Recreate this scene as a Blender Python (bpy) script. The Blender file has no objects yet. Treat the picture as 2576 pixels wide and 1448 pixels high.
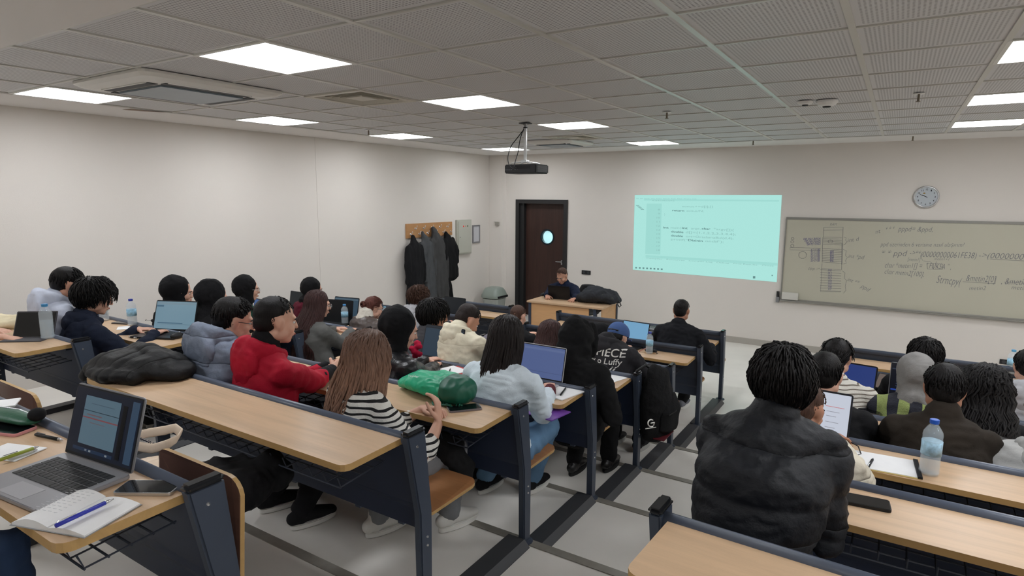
import bpy, bmesh, math, random
import numpy as np
from mathutils import Vector, Matrix, Quaternion, noise
random.seed(7)
SC = bpy.context.scene
COL = SC.collection
PI = math.pi
def V(*a): return Vector(a)
def rad(d): return math.radians(d)

# ---------------------------------------------------------------- camera
CAMZ = 2.17
F_PX, YAW, PITCH, ROLL = 1529.36, 0.5636337, -0.1500664, -0.0059012
_M = Matrix.Rotation(YAW, 3, 'Z') @ Matrix.Rotation(PITCH, 3, 'X') @ Matrix.Rotation(ROLL, 3, 'Y')
cam_data = bpy.data.cameras.new('camera')
cam = bpy.data.objects.new('camera', cam_data); COL.objects.link(cam)
cam_data.sensor_width = 36.0
cam_data.lens = F_PX / 2576 * 36.0
cam_data.clip_start = 0.02
_rot = Matrix((( _M[0][0], _M[0][2], -_M[0][1]), (_M[1][0], _M[1][2], -_M[1][1]), (_M[2][0], _M[2][2], -_M[2][1])))
cam.matrix_world = Matrix.Translation((0, 0, CAMZ)) @ _rot.to_4x4()
SC.camera = cam
def ray(u, v): return _M @ Vector(((u - 1288) / F_PX, 1.0, -(v - 724) / F_PX))
def atz(u, v, z): d = ray(u, v); return Vector((0, 0, CAMZ)) + d * ((z - CAMZ) / d.z)
def aty(u, v, y): d = ray(u, v); return Vector((0, 0, CAMZ)) + d * (y / d.y)
def atx(u, v, x): d = ray(u, v); return Vector((0, 0, CAMZ)) + d * (x / d.x)

# ---------------------------------------------------------------- world, exposure
w = bpy.data.worlds.new('world'); SC.world = w; w.use_nodes = True
w.node_tree.nodes['Background'].inputs[0].default_value = (0.75, 0.8, 0.9, 1)
w.node_tree.nodes['Background'].inputs[1].default_value = 0.12
SC.view_settings.view_transform = 'Standard'
SC.view_settings.look = 'None'
SC.view_settings.gamma = 1
SC.view_settings.use_curve_mapping = False
SC.view_settings.exposure = 0.0
LAMP_STRENGTH = 18.0

# ---------------------------------------------------------------- materials
def lin(r, g, b):
    f = lambda c: (c / 255) / 12.92 if c <= 10 else (((c / 255) + 0.055) / 1.055) ** 2.4
    return (f(r), f(g), f(b), 1)
_mats = {}
def mat(name, rgb, rough=0.6, metal=0.0, bump=0.0, bscale=60.0, var=0.0, vscale=8.0, stretch=(1, 1, 1), spec=0.5,
        sheen=0.0, emit=None, estr=1.0, trans=0.0, ior=1.45, coat=0.0, alpha=1.0):
    if name in _mats: return _mats[name]
    m = bpy.data.materials.new(name); m.use_nodes = True
    nt = m.node_tree; b = nt.nodes['Principled BSDF']
    c = lin(*rgb)
    b.inputs['Base Color'].default_value = c
    b.inputs['Roughness'].default_value = rough
    b.inputs['Metallic'].default_value = metal
    b.inputs['Specular IOR Level'].default_value = spec
    b.inputs['Sheen Weight'].default_value = sheen
    b.inputs['Transmission Weight'].default_value = trans
    b.inputs['IOR'].default_value = ior
    b.inputs['Coat Weight'].default_value = coat
    b.inputs['Alpha'].default_value = alpha
    tc = mp = None
    if bump or var:
        tc = nt.nodes.new('ShaderNodeTexCoord'); mp = nt.nodes.new('ShaderNodeMapping')
        mp.inputs['Scale'].default_value = stretch
        nt.links.new(tc.outputs['Object'], mp.inputs[0])
    if var:
        n = nt.nodes.new('ShaderNodeTexNoise'); n.inputs['Scale'].default_value = vscale; n.inputs['Detail'].default_value = 5
        r = nt.nodes.new('ShaderNodeValToRGB')
        r.color_ramp.elements[0].position = 0.3; r.color_ramp.elements[1].position = 0.7
        r.color_ramp.elements[0].color = [max(0, x * (1 - var)) for x in c[:3]] + [1]
        r.color_ramp.elements[1].color = [min(1, x * (1 + var)) for x in c[:3]] + [1]
        nt.links.new(mp.outputs[0], n.inputs['Vector']); nt.links.new(n.outputs[0], r.inputs[0]); nt.links.new(r.outputs[0], b.inputs['Base Color'])
    if bump:
        n = nt.nodes.new('ShaderNodeTexNoise'); n.inputs['Scale'].default_value = bscale; n.inputs['Detail'].default_value = 6
        bp = nt.nodes.new('ShaderNodeBump'); bp.inputs['Strength'].default_value = bump; bp.inputs['Distance'].default_value = 0.01
        nt.links.new(mp.outputs[0], n.inputs['Vector']); nt.links.new(n.outputs[0], bp.inputs['Height']); nt.links.new(bp.outputs[0], b.inputs['Normal'])
    if emit:
        b.inputs['Emission Color'].default_value = lin(*emit); b.inputs['Emission Strength'].default_value = estr
    _mats[name] = m; return m
def fabric(name, rgb, rough=0.9, bump=0.12, var=0.12, sheen=0.0, spec=0.25, bscale=140):
    return mat('fabric_' + name, rgb, rough=rough, bump=bump, bscale=bscale, var=var, vscale=9, sheen=sheen, spec=spec)
def quilted(name, rgb, rough=0.5, freq=9.0, strength=0.8, spec=0.35, axis=2):
    """puffer-jacket shell: stitched horizontal tubes plus fine puckers"""
    key = 'quilt_' + name
    if key in _mats: return _mats[key]
    m = mat(key, rgb, rough=rough, spec=spec, var=0.1, vscale=10)
    nt = m.node_tree; b = nt.nodes['Principled BSDF']
    tc = nt.nodes.new('ShaderNodeTexCoord'); sx = nt.nodes.new('ShaderNodeSeparateXYZ'); nt.links.new(tc.outputs['Object'], sx.inputs[0])
    nz = nt.nodes.new('ShaderNodeTexNoise'); nz.inputs['Scale'].default_value = 3.0; nt.links.new(tc.outputs['Object'], nz.inputs['Vector'])
    a = nt.nodes.new('ShaderNodeMath'); a.operation = 'MULTIPLY_ADD'; a.inputs[1].default_value = 0.08; nt.links.new(nz.outputs[0], a.inputs[0]); nt.links.new(sx.outputs[axis], a.inputs[2])
    mu = nt.nodes.new('ShaderNodeMath'); mu.operation = 'MULTIPLY'; mu.inputs[1].default_value = freq * PI; nt.links.new(a.outputs[0], mu.inputs[0])
    si = nt.nodes.new('ShaderNodeMath'); si.operation = 'SINE'; nt.links.new(mu.outputs[0], si.inputs[0])
    ab = nt.nodes.new('ShaderNodeMath'); ab.operation = 'ABSOLUTE'; nt.links.new(si.outputs[0], ab.inputs[0])
    pw = nt.nodes.new('ShaderNodeMath'); pw.operation = 'POWER'; pw.inputs[1].default_value = 0.35; nt.links.new(ab.outputs[0], pw.inputs[0])
    n2 = nt.nodes.new('ShaderNodeTexNoise'); n2.inputs['Scale'].default_value = 26.0; n2.inputs['Detail'].default_value = 4; nt.links.new(tc.outputs['Object'], n2.inputs['Vector'])
    ad = nt.nodes.new('ShaderNodeMath'); ad.operation = 'MULTIPLY_ADD'; ad.inputs[1].default_value = 0.45; nt.links.new(n2.outputs[0], ad.inputs[0]); nt.links.new(pw.outputs[0], ad.inputs[2])
    bp = nt.nodes.new('ShaderNodeBump'); bp.inputs['Strength'].default_value = strength; bp.inputs['Distance'].default_value = 0.018
    nt.links.new(ad.outputs[0], bp.inputs['Height']); nt.links.new(bp.outputs[0], b.inputs['Normal'])
    return m
def striped(name, c1, c2, freq, axis=2, frac=0.5, warp=0.0, rough=0.9):
    key = 'stripe_' + name
    if key in _mats: return _mats[key]
    m = mat(key, c1, rough=rough, bump=0.6, bscale=120)
    nt = m.node_tree; b = nt.nodes['Principled BSDF']
    tc = nt.nodes.new('ShaderNodeTexCoord'); sx = nt.nodes.new('ShaderNodeSeparateXYZ'); nt.links.new(tc.outputs['Object'], sx.inputs[0])
    nz = nt.nodes.new('ShaderNodeTexNoise'); nz.inputs['Scale'].default_value = 5.0; nt.links.new(tc.outputs['Object'], nz.inputs['Vector'])
    a = nt.nodes.new('ShaderNodeMath'); a.operation = 'MULTIPLY_ADD'; a.inputs[1].default_value = warp; nt.links.new(nz.outputs[0], a.inputs[0]); nt.links.new(sx.outputs[axis], a.inputs[2])
    mu = nt.nodes.new('ShaderNodeMath'); mu.operation = 'MULTIPLY'; mu.inputs[1].default_value = freq; nt.links.new(a.outputs[0], mu.inputs[0])
    fr = nt.nodes.new('ShaderNodeMath'); fr.operation = 'FRACT'; nt.links.new(mu.outputs[0], fr.inputs[0])
    gt = nt.nodes.new('ShaderNodeMath'); gt.operation = 'GREATER_THAN'; gt.inputs[1].default_value = frac; nt.links.new(fr.outputs[0], gt.inputs[0])
    mx = nt.nodes.new('ShaderNodeMix'); mx.data_type = 'RGBA'; mx.inputs[6].default_value = lin(*c1); mx.inputs[7].default_value = lin(*c2)
    nt.links.new(gt.outputs[0], mx.inputs[0]); nt.links.new(mx.outputs[2], b.inputs['Base Color'])
    return m
def wood(name, rgb, dark=0.75, rough=0.35, axis='X', coat=0.0):
    key = 'wood_' + name
    if key in _mats: return _mats[key]
    m = mat(key, rgb, rough=rough, coat=coat)
    nt = m.node_tree; b = nt.nodes['Principled BSDF']; c = lin(*rgb)
    tc = nt.nodes.new('ShaderNodeTexCoord'); mp = nt.nodes.new('ShaderNodeMapping')
    mp.inputs['Scale'].default_value = {'X': (0.9, 14, 14), 'Y': (14, 0.9, 14), 'Z': (14, 14, 0.9)}[axis]
    nt.links.new(tc.outputs['Object'], mp.inputs[0])
    n = nt.nodes.new('ShaderNodeTexNoise'); n.inputs['Scale'].default_value = 1.6; n.inputs['Detail'].default_value = 8; n.inputs['Roughness'].default_value = 0.65; n.inputs['Distortion'].default_value = 0.6
    nt.links.new(mp.outputs[0], n.inputs['Vector'])
    r = nt.nodes.new('ShaderNodeValToRGB'); r.color_ramp.elements[0].position = 0.32; r.color_ramp.elements[1].position = 0.62
    r.color_ramp.elements[0].color = [x * dark for x in c[:3]] + [1]; r.color_ramp.elements[1].color = c
    nt.links.new(n.outputs[0], r.inputs[0]); nt.links.new(r.outputs[0], b.inputs['Base Color'])
    bp = nt.nodes.new('ShaderNodeBump'); bp.inputs['Strength'].default_value = 0.05; bp.inputs['Distance'].default_value = 0.002
    nt.links.new(n.outputs[0], bp.inputs['Height']); nt.links.new(bp.outputs[0], b.inputs['Normal'])
    return m
def emitter(name, rgb, s=1.0):
    key = 'emit_' + name
    if key in _mats: return _mats[key]
    m = bpy.data.materials.new(key); m.use_nodes = True; nt = m.node_tree
    nt.nodes.clear(); o = nt.nodes.new('ShaderNodeOutputMaterial'); e = nt.nodes.new('ShaderNodeEmission')
    e.inputs[0].default_value = lin(*rgb); e.inputs[1].default_value = s; nt.links.new(e.outputs[0], o.inputs[0])
    _mats[key] = m; return m
def screen(name, rgb, s=1.0):
    """a glossy display: glowing picture under a smooth surface"""
    return mat('screen_' + name, (12, 13, 16), rough=0.4, emit=rgb, estr=s, spec=0.4)

METAL = mat('bench_metal', (58, 66, 80), rough=0.42, metal=0.0, spec=0.45, var=0.06, vscale=4)
PANEL = mat('bench_panel', (38, 47, 68), rough=0.5, spec=0.4, var=0.08, vscale=3)
RAIL = mat('bench_rail', (84, 92, 108), rough=0.35, spec=0.5)
CAPM = mat('black_plastic', (22, 23, 26), rough=0.25)
BLACK = mat('matte_black', (20, 20, 22), rough=0.55)
SILVER = mat('silver_metal', (200, 202, 205), rough=0.25, metal=0.9)
CHROME = mat('chrome', (220, 220, 222), rough=0.1, metal=1.0)
WHITEP = mat('white_plastic', (225, 225, 222), rough=0.4)
PAPER = mat('white_paper', (236, 236, 236), rough=0.8, var=0.02, vscale=20)
INK = mat('dark_ink', (40, 42, 52), rough=0.7)
DESKWOOD = wood('beech_top', (208, 176, 142), dark=0.82, rough=0.4)
EDGEWOOD = wood('beech_edge', (186, 150, 96), dark=0.85, rough=0.45)
SEATWOOD = wood('seat_ply', (168, 118, 78), dark=0.75, rough=0.35)
SEATBACK = wood('seat_ply_dark', (112, 80, 66), dark=0.8, rough=0.4)
SKIN = mat('skin', (214, 168, 146), rough=0.55, var=0.08, vscale=14, spec=0.35)
SKIN2 = mat('skin_warm', (196, 146, 122), rough=0.55, var=0.08, vscale=14, spec=0.35)
SKIN3 = mat('skin_tan', (176, 128, 104), rough=0.55, var=0.08, vscale=14, spec=0.35)
EYEW = mat('eye_white', (230, 228, 224), rough=0.2)
EYEB = mat('eye_iris', (45, 30, 22), rough=0.1)
BROWM = mat('brow_hair', (38, 28, 24), rough=0.8)
LIPM = mat('lips', (176, 106, 98), rough=0.5)

# ---------------------------------------------------------------- object helpers
def tag(o, label=None, cat=None, group=None, kind=None):
    if label: o['label'] = label
    if cat: o['category'] = cat
    if group: o['group'] = group
    if kind: o['kind'] = kind
    return o
def empty(name, loc, rz=0, label=None, cat=None, group=None):
    o = bpy.data.objects.new(name, None); COL.objects.link(o); o.location = loc; o.rotation_euler = (0, 0, rz)
    o.empty_display_size = 0.1
    return tag(o, label, cat, group)
def link(name, me, m=None, parent=None, smooth=False, world=True):
    """link a mesh; its coordinates are world coordinates unless world=False"""
    if m is not None:
        for x in (m if isinstance(m, (list, tuple)) else [m]): me.materials.append(x)
    if smooth: me.shade_smooth()
    o = bpy.data.objects.new(name, me); COL.objects.link(o)
    if parent is not None:
        o.parent = parent
        if world: o.matrix_parent_inverse = mw(parent).inverted()
    return o
def mw(o):
    m = Matrix.LocRotScale(o.location, o.rotation_euler, o.scale)
    if o.parent: return mw(o.parent) @ o.matrix_parent_inverse @ m
    return m
def recenter(o, origin):
    """move a top-level mesh's origin to a point of its own"""
    o.data.transform(Matrix.Translation(-Vector(origin))); o.location = origin
    return o
class MB:
    def __init__(s): s.v = []; s.f = []; s.mi = []
    def add(s, vs, fs, mi=0):
        n = len(s.v); s.v += [tuple(x) for x in vs]; s.f += [tuple(i + n for i in f) for f in fs]; s.mi += [mi] * len(fs); return s
    def box(s, lo, hi, M=None, mi=0):
        x0, y0, z0 = lo; x1, y1, z1 = hi
        vs = [Vector(p) for p in ((x0, y0, z0), (x1, y0, z0), (x1, y1, z0), (x0, y1, z0), (x0, y0, z1), (x1, y0, z1), (x1, y1, z1), (x0, y1, z1))]
        if M is not None: vs = [M @ p for p in vs]
        return s.add(vs, [(0, 3, 2, 1), (4, 5, 6, 7), (0, 1, 5, 4), (1, 2, 6, 5), (2, 3, 7, 6), (3, 0, 4, 7)], mi)
    def prism(s, poly, lo, hi, M=None, axis=2, mi=0):
        n = len(poly); vs = []
        for h in (lo, hi):
            for a, b in poly:
                p = [(h, a, b), (a, h, b), (a, b, h)][axis]; vs.append(Vector(p))
        if M is not None: vs = [M @ p for p in vs]
        fs = [tuple(range(n))[::-1], tuple(range(n, 2 * n))] + [(i, (i + 1) % n, n + (i + 1) % n, n + i) for i in range(n)]
        return s.add(vs, fs, mi)
    def tube(s, P, R, n=8, mi=0, caps=True):
        if not isinstance(R, (list, tuple)): R = [R] * len(P)
        P = [Vector(p) for p in P]; vs = []; up = Vector((0, 0, 1))
        t0 = (P[1] - P[0]).normalized()
        a = t0.orthogonal().normalized()
        for i, p in enumerate(P):
            t = ((P[min(i + 1, len(P) - 1)] - P[max(i - 1, 0)])).normalized()
            a = (a - t * a.dot(t));
            if a.length < 1e-6: a = t.orthogonal()
            a.normalize(); b = t.cross(a)
            for k in range(n):
                th = 2 * PI * k / n; vs.append(p + a * (R[i] * math.cos(th)) + b * (R[i] * math.sin(th)))
        m = len(P); fs = [(i * n + k, i * n + (k + 1) % n, (i + 1) * n + (k + 1) % n, (i + 1) * n + k) for i in range(m - 1) for k in range(n)]
        if caps: fs += [tuple(range(n))[::-1], tuple(range((m - 1) * n, m * n))]
        return s.add(vs, fs, mi)
    def lathe(s, prof, M=None, n=24, mi=0):
        vs = []
        for r, z in prof:
            for k in range(n):
                th = 2 * PI * k / n; p = Vector((r * math.cos(th), r * math.sin(th), z)); vs.append(M @ p if M is not None else p)
        m = len(prof); fs = [(i * n + k, i * n + (k + 1) % n, (i + 1) * n + (k + 1) % n, (i + 1) * n + k) for i in range(m - 1) for k in range(n)]
        if prof[0][0] > 1e-4: fs.append(tuple(range(n))[::-1])
        if prof[-1][0] > 1e-4: fs.append(tuple(range((m - 1) * n, m * n)))
        return s.add(vs, fs, mi)
    def loft(s, P, A, B, side=(1, 0, 0), n=16, dome=True, mi=0, sides=None):
        """elliptical rings along P; A = half-width along side, B = the other half-width"""
        P = [Vector(p) for p in P]; m = len(P); rings = []
        ts = [((P[min(i + 1, m - 1)] - P[max(i - 1, 0)])).normalized() for i in range(m)]
        def ring(p, t, a, b, sd):
            sd = Vector(sd); sd = (sd - t * sd.dot(t))
            if sd.length < 1e-5: sd = t.orthogonal()
            sd.normalize(); q = t.cross(sd)
            rings.append([p + sd * (a * math.cos(2 * PI * k / n)) + q * (b * math.sin(2 * PI * k / n)) for k in range(n)])
        for i in range(m):
            sd = sides[i] if sides else side
            if i == 0 and dome:
                for h in (0.98, 0.8, 0.45):
                    c = math.sqrt(1 - h * h); ring(P[0] - ts[0] * min(A[0], B[0]) * h, ts[0], A[0] * c, B[0] * c, sd)
            ring(P[i], ts[i], A[i], B[i], sd)
            if i == m - 1 and dome:
                for h in (0.45, 0.8, 0.98):
                    c = math.sqrt(1 - h * h); ring(P[i] + ts[i] * min(A[i], B[i]) * h, ts[i], A[i] * c, B[i] * c, sd)
        vs = [v for r in rings for v in r]; k_ = len(rings)
        fs = [(i * n + k, i * n + (k + 1) % n, (i + 1) * n + (k + 1) % n, (i + 1) * n + k) for i in range(k_ - 1) for k in range(n)]
        fs += [tuple(range(n))[::-1], tuple(range((k_ - 1) * n, k_ * n))]
        return s.add(vs, fs, mi)
    def ell(s, c, r, M=None, n=16, mi=0):
        """ellipsoid; M = 3x3 orientation"""
        c = Vector(c); vs = []; m = n // 2
        for i in range(m + 1):
            ph = PI * i / m; ph = min(max(ph, 0.06), PI - 0.06)
            for k in range(n):
                th = 2 * PI * k / n
                p = Vector((-r[0] * math.sin(ph) * math.cos(th), r[1] * math.sin(ph) * math.sin(th), r[2] * math.cos(ph)))
                vs.append(c + (M @ p if M is not None else p))
        fs = [(i * n + k, i * n + (k + 1) % n, (i + 1) * n + (k + 1) % n, (i + 1) * n + k) for i in range(m) for k in range(n)]
        fs += [tuple(range(n))[::-1], tuple(range(m * n, (m + 1) * n))]
        return s.add(vs, fs, mi)
    def mesh(s, name='m'):
        me = bpy.data.meshes.new(name); me.from_pydata(s.v, [], s.f)
        if any(s.mi): me.polygons.foreach_set('material_index', s.mi)
        me.update(); return me
    def build(s, name, m=None, parent=None, smooth=False, bevel=0, world=True):
        me = s.mesh(name)
        if bevel:
            bm = bmesh.new(); bm.from_mesh(me)
            bmesh.ops.remove_doubles(bm, verts=bm.verts, dist=1e-5)
            es = [e for e in bm.edges if len(e.link_faces) == 2 and e.calc_face_angle(0) > 0.6]
            bmesh.ops.bevel(bm, geom=es, offset=bevel, segments=2, affect='EDGES', clamp_overlap=True)
            bm.to_mesh(me); bm.free()
        o = link(name, me, m, parent, False, world)
        if smooth: me.shade_smooth()
        elif bevel: me.shade_smooth(); me.set_sharp_from_angle(angle=rad(50))
        return o
_tmpn = [0]
def remeshed(mb, voxel, smooth=2, disp=None):
    """one continuous skin over overlapping closed shapes"""
    me = mb.mesh('tmp'); bm = bmesh.new(); bm.from_mesh(me); bmesh.ops.recalc_face_normals(bm, faces=bm.faces); bm.to_mesh(me); bm.free()
    ob = bpy.data.objects.new('tmp', me); COL.objects.link(ob)
    md = ob.modifiers.new('r', 'REMESH'); md.mode = 'VOXEL'; md.voxel_size = voxel; md.adaptivity = 0
    if smooth:
        sm = ob.modifiers.new('s', 'SMOOTH'); sm.factor = 0.6; sm.iterations = smooth
    dg = bpy.context.evaluated_depsgraph_get(); ev = ob.evaluated_get(dg)
    out = bpy.data.meshes.new_from_object(ev); bpy.data.objects.remove(ob); bpy.data.meshes.remove(me)
    out.materials.clear()
    if disp: displace(out, disp)
    out.shade_smooth()
    return out
def displace(me, layers):
    """layers: (amplitude, frequency vec or float, ridged?)"""
    n = len(me.vertices)
    if n == 0: return
    co = np.empty(n * 3, 'f'); me.vertices.foreach_get('co', co); co = co.reshape(-1, 3)
    no = np.empty(n * 3, 'f'); me.vertex_normals.foreach_get('vector', no); no = no.reshape(-1, 3)
    d = np.zeros(n)
    for amp, fr, ridged in layers:
        if isinstance(ridged, tuple):      # stitched tubes along one axis
            wob = np.array([noise.noise(p) for p in co * 3.0]) * .03
            d += amp * (np.abs(np.sin(PI * fr * (co[:, ridged[0]] + wob))) ** .32 - .75); continue
        if not isinstance(fr, (tuple, list)): fr = (fr, fr, fr)
        q = co * np.array(fr)
        vals = np.array([noise.noise(p) for p in q])
        if ridged: vals = 1 - np.abs(vals) * 3.0
        d += amp * vals
    co = co + no * d[:, None]
    me.vertices.foreach_set('co', co.astype('f').ravel()); me.update()
def join_meshes(ms):
    """merge several meshes (each with its own materials) into one"""
    bm = bmesh.new(); mats = []; 
    for me in ms:
        idx = []
        for m in me.materials:
            if m not in mats: mats.append(m)
            idx.append(mats.index(m))
        f0 = len(bm.faces); bm.from_mesh(me); bm.faces.ensure_lookup_table()
        for i in range(f0, len(bm.faces)):
            bm.faces[i].material_index = idx[bm.faces[i].material_index] if idx else 0
    out = bpy.data.meshes.new('joined'); bm.to_mesh(out); bm.free()
    for m in mats: out.materials.append(m)
    out.shade_smooth()
    return out
def text_mesh(s, size=1.0, extrude=0.0, shear=0.0, bold=0.0, align='LEFT', spacing=1.0):
    cu = bpy.data.curves.new('t', 'FONT'); cu.body = s; cu.size = size; cu.extrude = extrude; cu.shear = shear; cu.offset = bold; cu.align_x = align; cu.space_character = spacing
    cu.resolution_u = 3
    ob = bpy.data.objects.new('t', cu); COL.objects.link(ob)
    dg = bpy.context.evaluated_depsgraph_get()
    me = bpy.data.meshes.new_from_object(ob.evaluated_get(dg)); bpy.data.objects.remove(ob); bpy.data.curves.remove(cu)
    return me
def text_on(name, lines, m, parent, bold=0.0, shear=0.0, thick=0.0004):
    """lines: (text, start, end, up, normal) -> one part; text runs from start to end with its own height fitted"""
    ms = []
    for s, a, b, h, nrm in lines:
        me = text_mesh(s, 1.0, 0.0, shear, bold)
        xs = [v.co.x for v in me.vertices]
        if not xs: continue
        x0, x1 = min(xs), max(xs); a = Vector(a); b = Vector(b); ex = (b - a); L = ex.length; ex.normalize()
        nrm = Vector(nrm).normalized(); ez = nrm; ey = ez.cross(ex).normalized()
        sx = L / max(x1 - x0, 1e-4); sy = h / 0.7
        M = Matrix(((ex.x * sx, ey.x * sy, ez.x, a.x), (ex.y * sx, ey.y * sy, ez.y, a.y), (ex.z * sx, ey.z * sy, ez.z, a.z), (0, 0, 0, 1)))
        me.transform(Matrix.Translation((-x0, 0, 0))); me.transform(M); me.materials.clear(); ms.append(me)
    bm = bmesh.new()
    for me in ms: bm.from_mesh(me)
    out = bpy.data.meshes.new(name); bm.to_mesh(out); bm.free()
    return link(name, out, m, parent)
def rounded(w, h, r, n=4):
    pts = []
    for cx, cy, a0 in ((w - r, h - r, 0), (r, h - r, 90), (r, r, 180), (w - r, r, 270)):
        for i in range(n + 1):
            a = rad(a0 + 90 * i / n); pts.append((cx + r * math.cos(a), cy + r * math.sin(a)))
    return pts
# ---------------------------------------------------------------- room shell
XL, XR, YF, YB, H = -6.39, 3.9, 9.39, -2.6, 2.90
ROW_Y = {-2: 0.03, -1: 0.867, 0: 1.672, 1: 2.435, 2: 3.225, 3: 4.0, 4: 4.785, 5: 5.62, 6: 6.5}
TREAD = {-3: 0.789, -2: 0.676, -1: 0.563, 0: 0.45, 1: 0.338, 2: 0.225, 3: 0.113, 4: 0.0, 5: 0.0, 6: 0.0}   # floor in front of the posts of a row
TOPZ = {-2: 1.53, -1: 1.410, 0: 1.280, 1: 1.155, 2: 1.030, 3: 0.915, 4: 0.792, 5: 0.708, 6: 0.68}
POSTZ = {-2: 1.56, -1: 1.442, 0: 1.308, 1: 1.188, 2: 1.066, 3: 0.953, 4: 0.828, 5: 0.808, 6: 0.79}
FLOORM = mat('floor_vinyl', (224, 220, 213), rough=0.32, bump=0.03, bscale=30, var=0.05, vscale=2.5, spec=0.4)
WALLM = mat('wall_paint', (218, 212, 205), rough=0.85, bump=0.06, bscale=120, var=0.015, vscale=1.2)
GYPS = mat('ceiling_paint', (226, 223, 220), rough=0.9)
TEE = mat('tee_bar_paint', (196, 195, 188), rough=0.3, spec=0.5)
NOSE = mat('nosing_alloy', (140, 136, 128), rough=0.4, metal=0.2, var=0.12, vscale=14)
SKIRT = mat('skirting', (168, 163, 154), rough=0.6)

def stepped_floor():
    b = MB()
    edges = [(YB, 0.676 + 0.113 * 3, -2.0), ]
    ys = [YB, -1.58, -0.77, 0.04, 0.855, 1.66, 2.46, 3.247, 4.02, 4.805, YF + 0.25]
    zs = [1.015, 0.902, 0.789, 0.676, 0.563, 0.45, 0.338, 0.225, 0.113, 0.0]
    prof = [(ys[0], -0.12)]
    for i, z in enumerate(zs): prof += [(ys[i], z), (ys[i + 1], z)]
    prof.append((ys[-1], -0.12))
    n = len(prof)
    b.prism(prof, XL - 0.1, XR + 0.1, axis=0)
    return b
o = stepped_floor().build('floor', FLOORM); tag(o, 'pale vinyl floor stepping down in low wide tiers to the front', 'floor', kind='structure')
n = 1
for y, z in ((0.04, .676), (0.855, .563), (1.66, .45), (2.46, .338), (3.247, .225), (4.02, .113), (4.805, 0.0)):
    b = MB(); zt = z + 0.113
    b.prism([(y - 0.045, zt), (y - 0.045, zt + 0.004), (y + 0.004, zt + 0.005), (y + 0.006, zt - 0.028), (y, zt - 0.028), (y, zt)], XL + 0.001, XR - 0.001, axis=0)
    o = b.build('trim_%d' % n, NOSE); tag(o, 'ribbed grey metal nosing along a step edge', 'trim', kind='structure'); n += 1

def wallbox(name, lo, hi, label, m=WALLM):
    o = MB().box(lo, hi).build(name, m); return tag(o, label, 'wall', kind='structure')
wallbox('wall_left', (XL - 0.15, YB, 0), (XL, YF + 0.2, H + 0.1), 'plain off-white painted left wall')
wallbox('wall_right', (XR, YB, 0), (XR + 0.15, YF + 0.2, H + 0.1), 'plain off-white painted right wall')
wallbox('wall_back', (XL, YB - 0.15, 0), (XR, YB, H + 0.1), 'plain off-white painted back wall')
# pier in the front left corner and the shallow joint on the left wall
PIER = [(XL, 9.30), (-6.10, 9.30), (-6.07, YF), (XL, YF)]
b = MB(); b.prism(PIER, 0.0, H, axis=2); o = b.build('trim_%d' % n, WALLM); tag(o, 'square painted pier in the front left corner', 'trim', kind='structure'); n += 1
b = MB(); b.box((XL, 5.372, 0.1), (XL + 0.004, 9.29, H - 0.002)); o = b.build('trim_%d' % n, WALLM); tag(o, 'slightly proud plaster panel on the left wall', 'trim', kind='structure'); n += 1
# front wall with the door opening
dx0, dx1, dz1 = -5.80, -4.86, 2.06
b = MB(); b.box((XL, YF, 0), (dx0, YF + 0.2, H + 0.1)); b.box((dx1, YF, 0), (XR, YF + 0.2, H + 0.1)); b.box((dx0, YF, dz1), (dx1, YF + 0.2, H + 0.1))
o = b.build('wall_front', WALLM); tag(o, 'off-white painted front wall', 'wall', kind='structure')
for nm, lo, hi in (('baseboard_front', (dx1 + 0.06, YF - 0.012, 0), (XR, YF, 0.09)), ('baseboard_left', (XL + 0.004, 4.9, 0), (XL + 0.016, 9.29, 0.09))):
    o = MB().box(lo, hi).build(nm, SKIRT); tag(o, 'low grey skirting at the foot of the wall', 'skirting', kind='structure')

# door
FRAMEM = mat('door_frame_black', (34, 34, 35), rough=0.45)
DOORM = wood('dark_walnut', (62, 40, 34), dark=0.6, rough=0.45, axis='Z')
d = empty('door_1', ((dx0 + dx1) / 2, YF, 0)); tag(d, 'dark walnut door with a round porthole in a black frame', 'door', kind='structure')
b = MB(); b.box((dx0 - 0.05, YF - 0.03, 0), (dx0 + 0.02, YF + 0.2, 2.11)); b.box((dx1 - 0.02, YF - 0.03, 0), (dx1 + 0.05, YF + 0.2, 2.11)); b.box((dx0 + 0.02, YF - 0.03, 2.04), (dx1 - 0.02, YF + 0.2, 2.11))
b.box((dx0 + 0.02, YF + 0.02, 0), (dx0 + 0.10, YF + 0.2, 2.04))
b.build('door_frame', FRAMEM, d)
pc = aty(1377, 596, YF + 0.10); pr_ = 0.118
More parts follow.
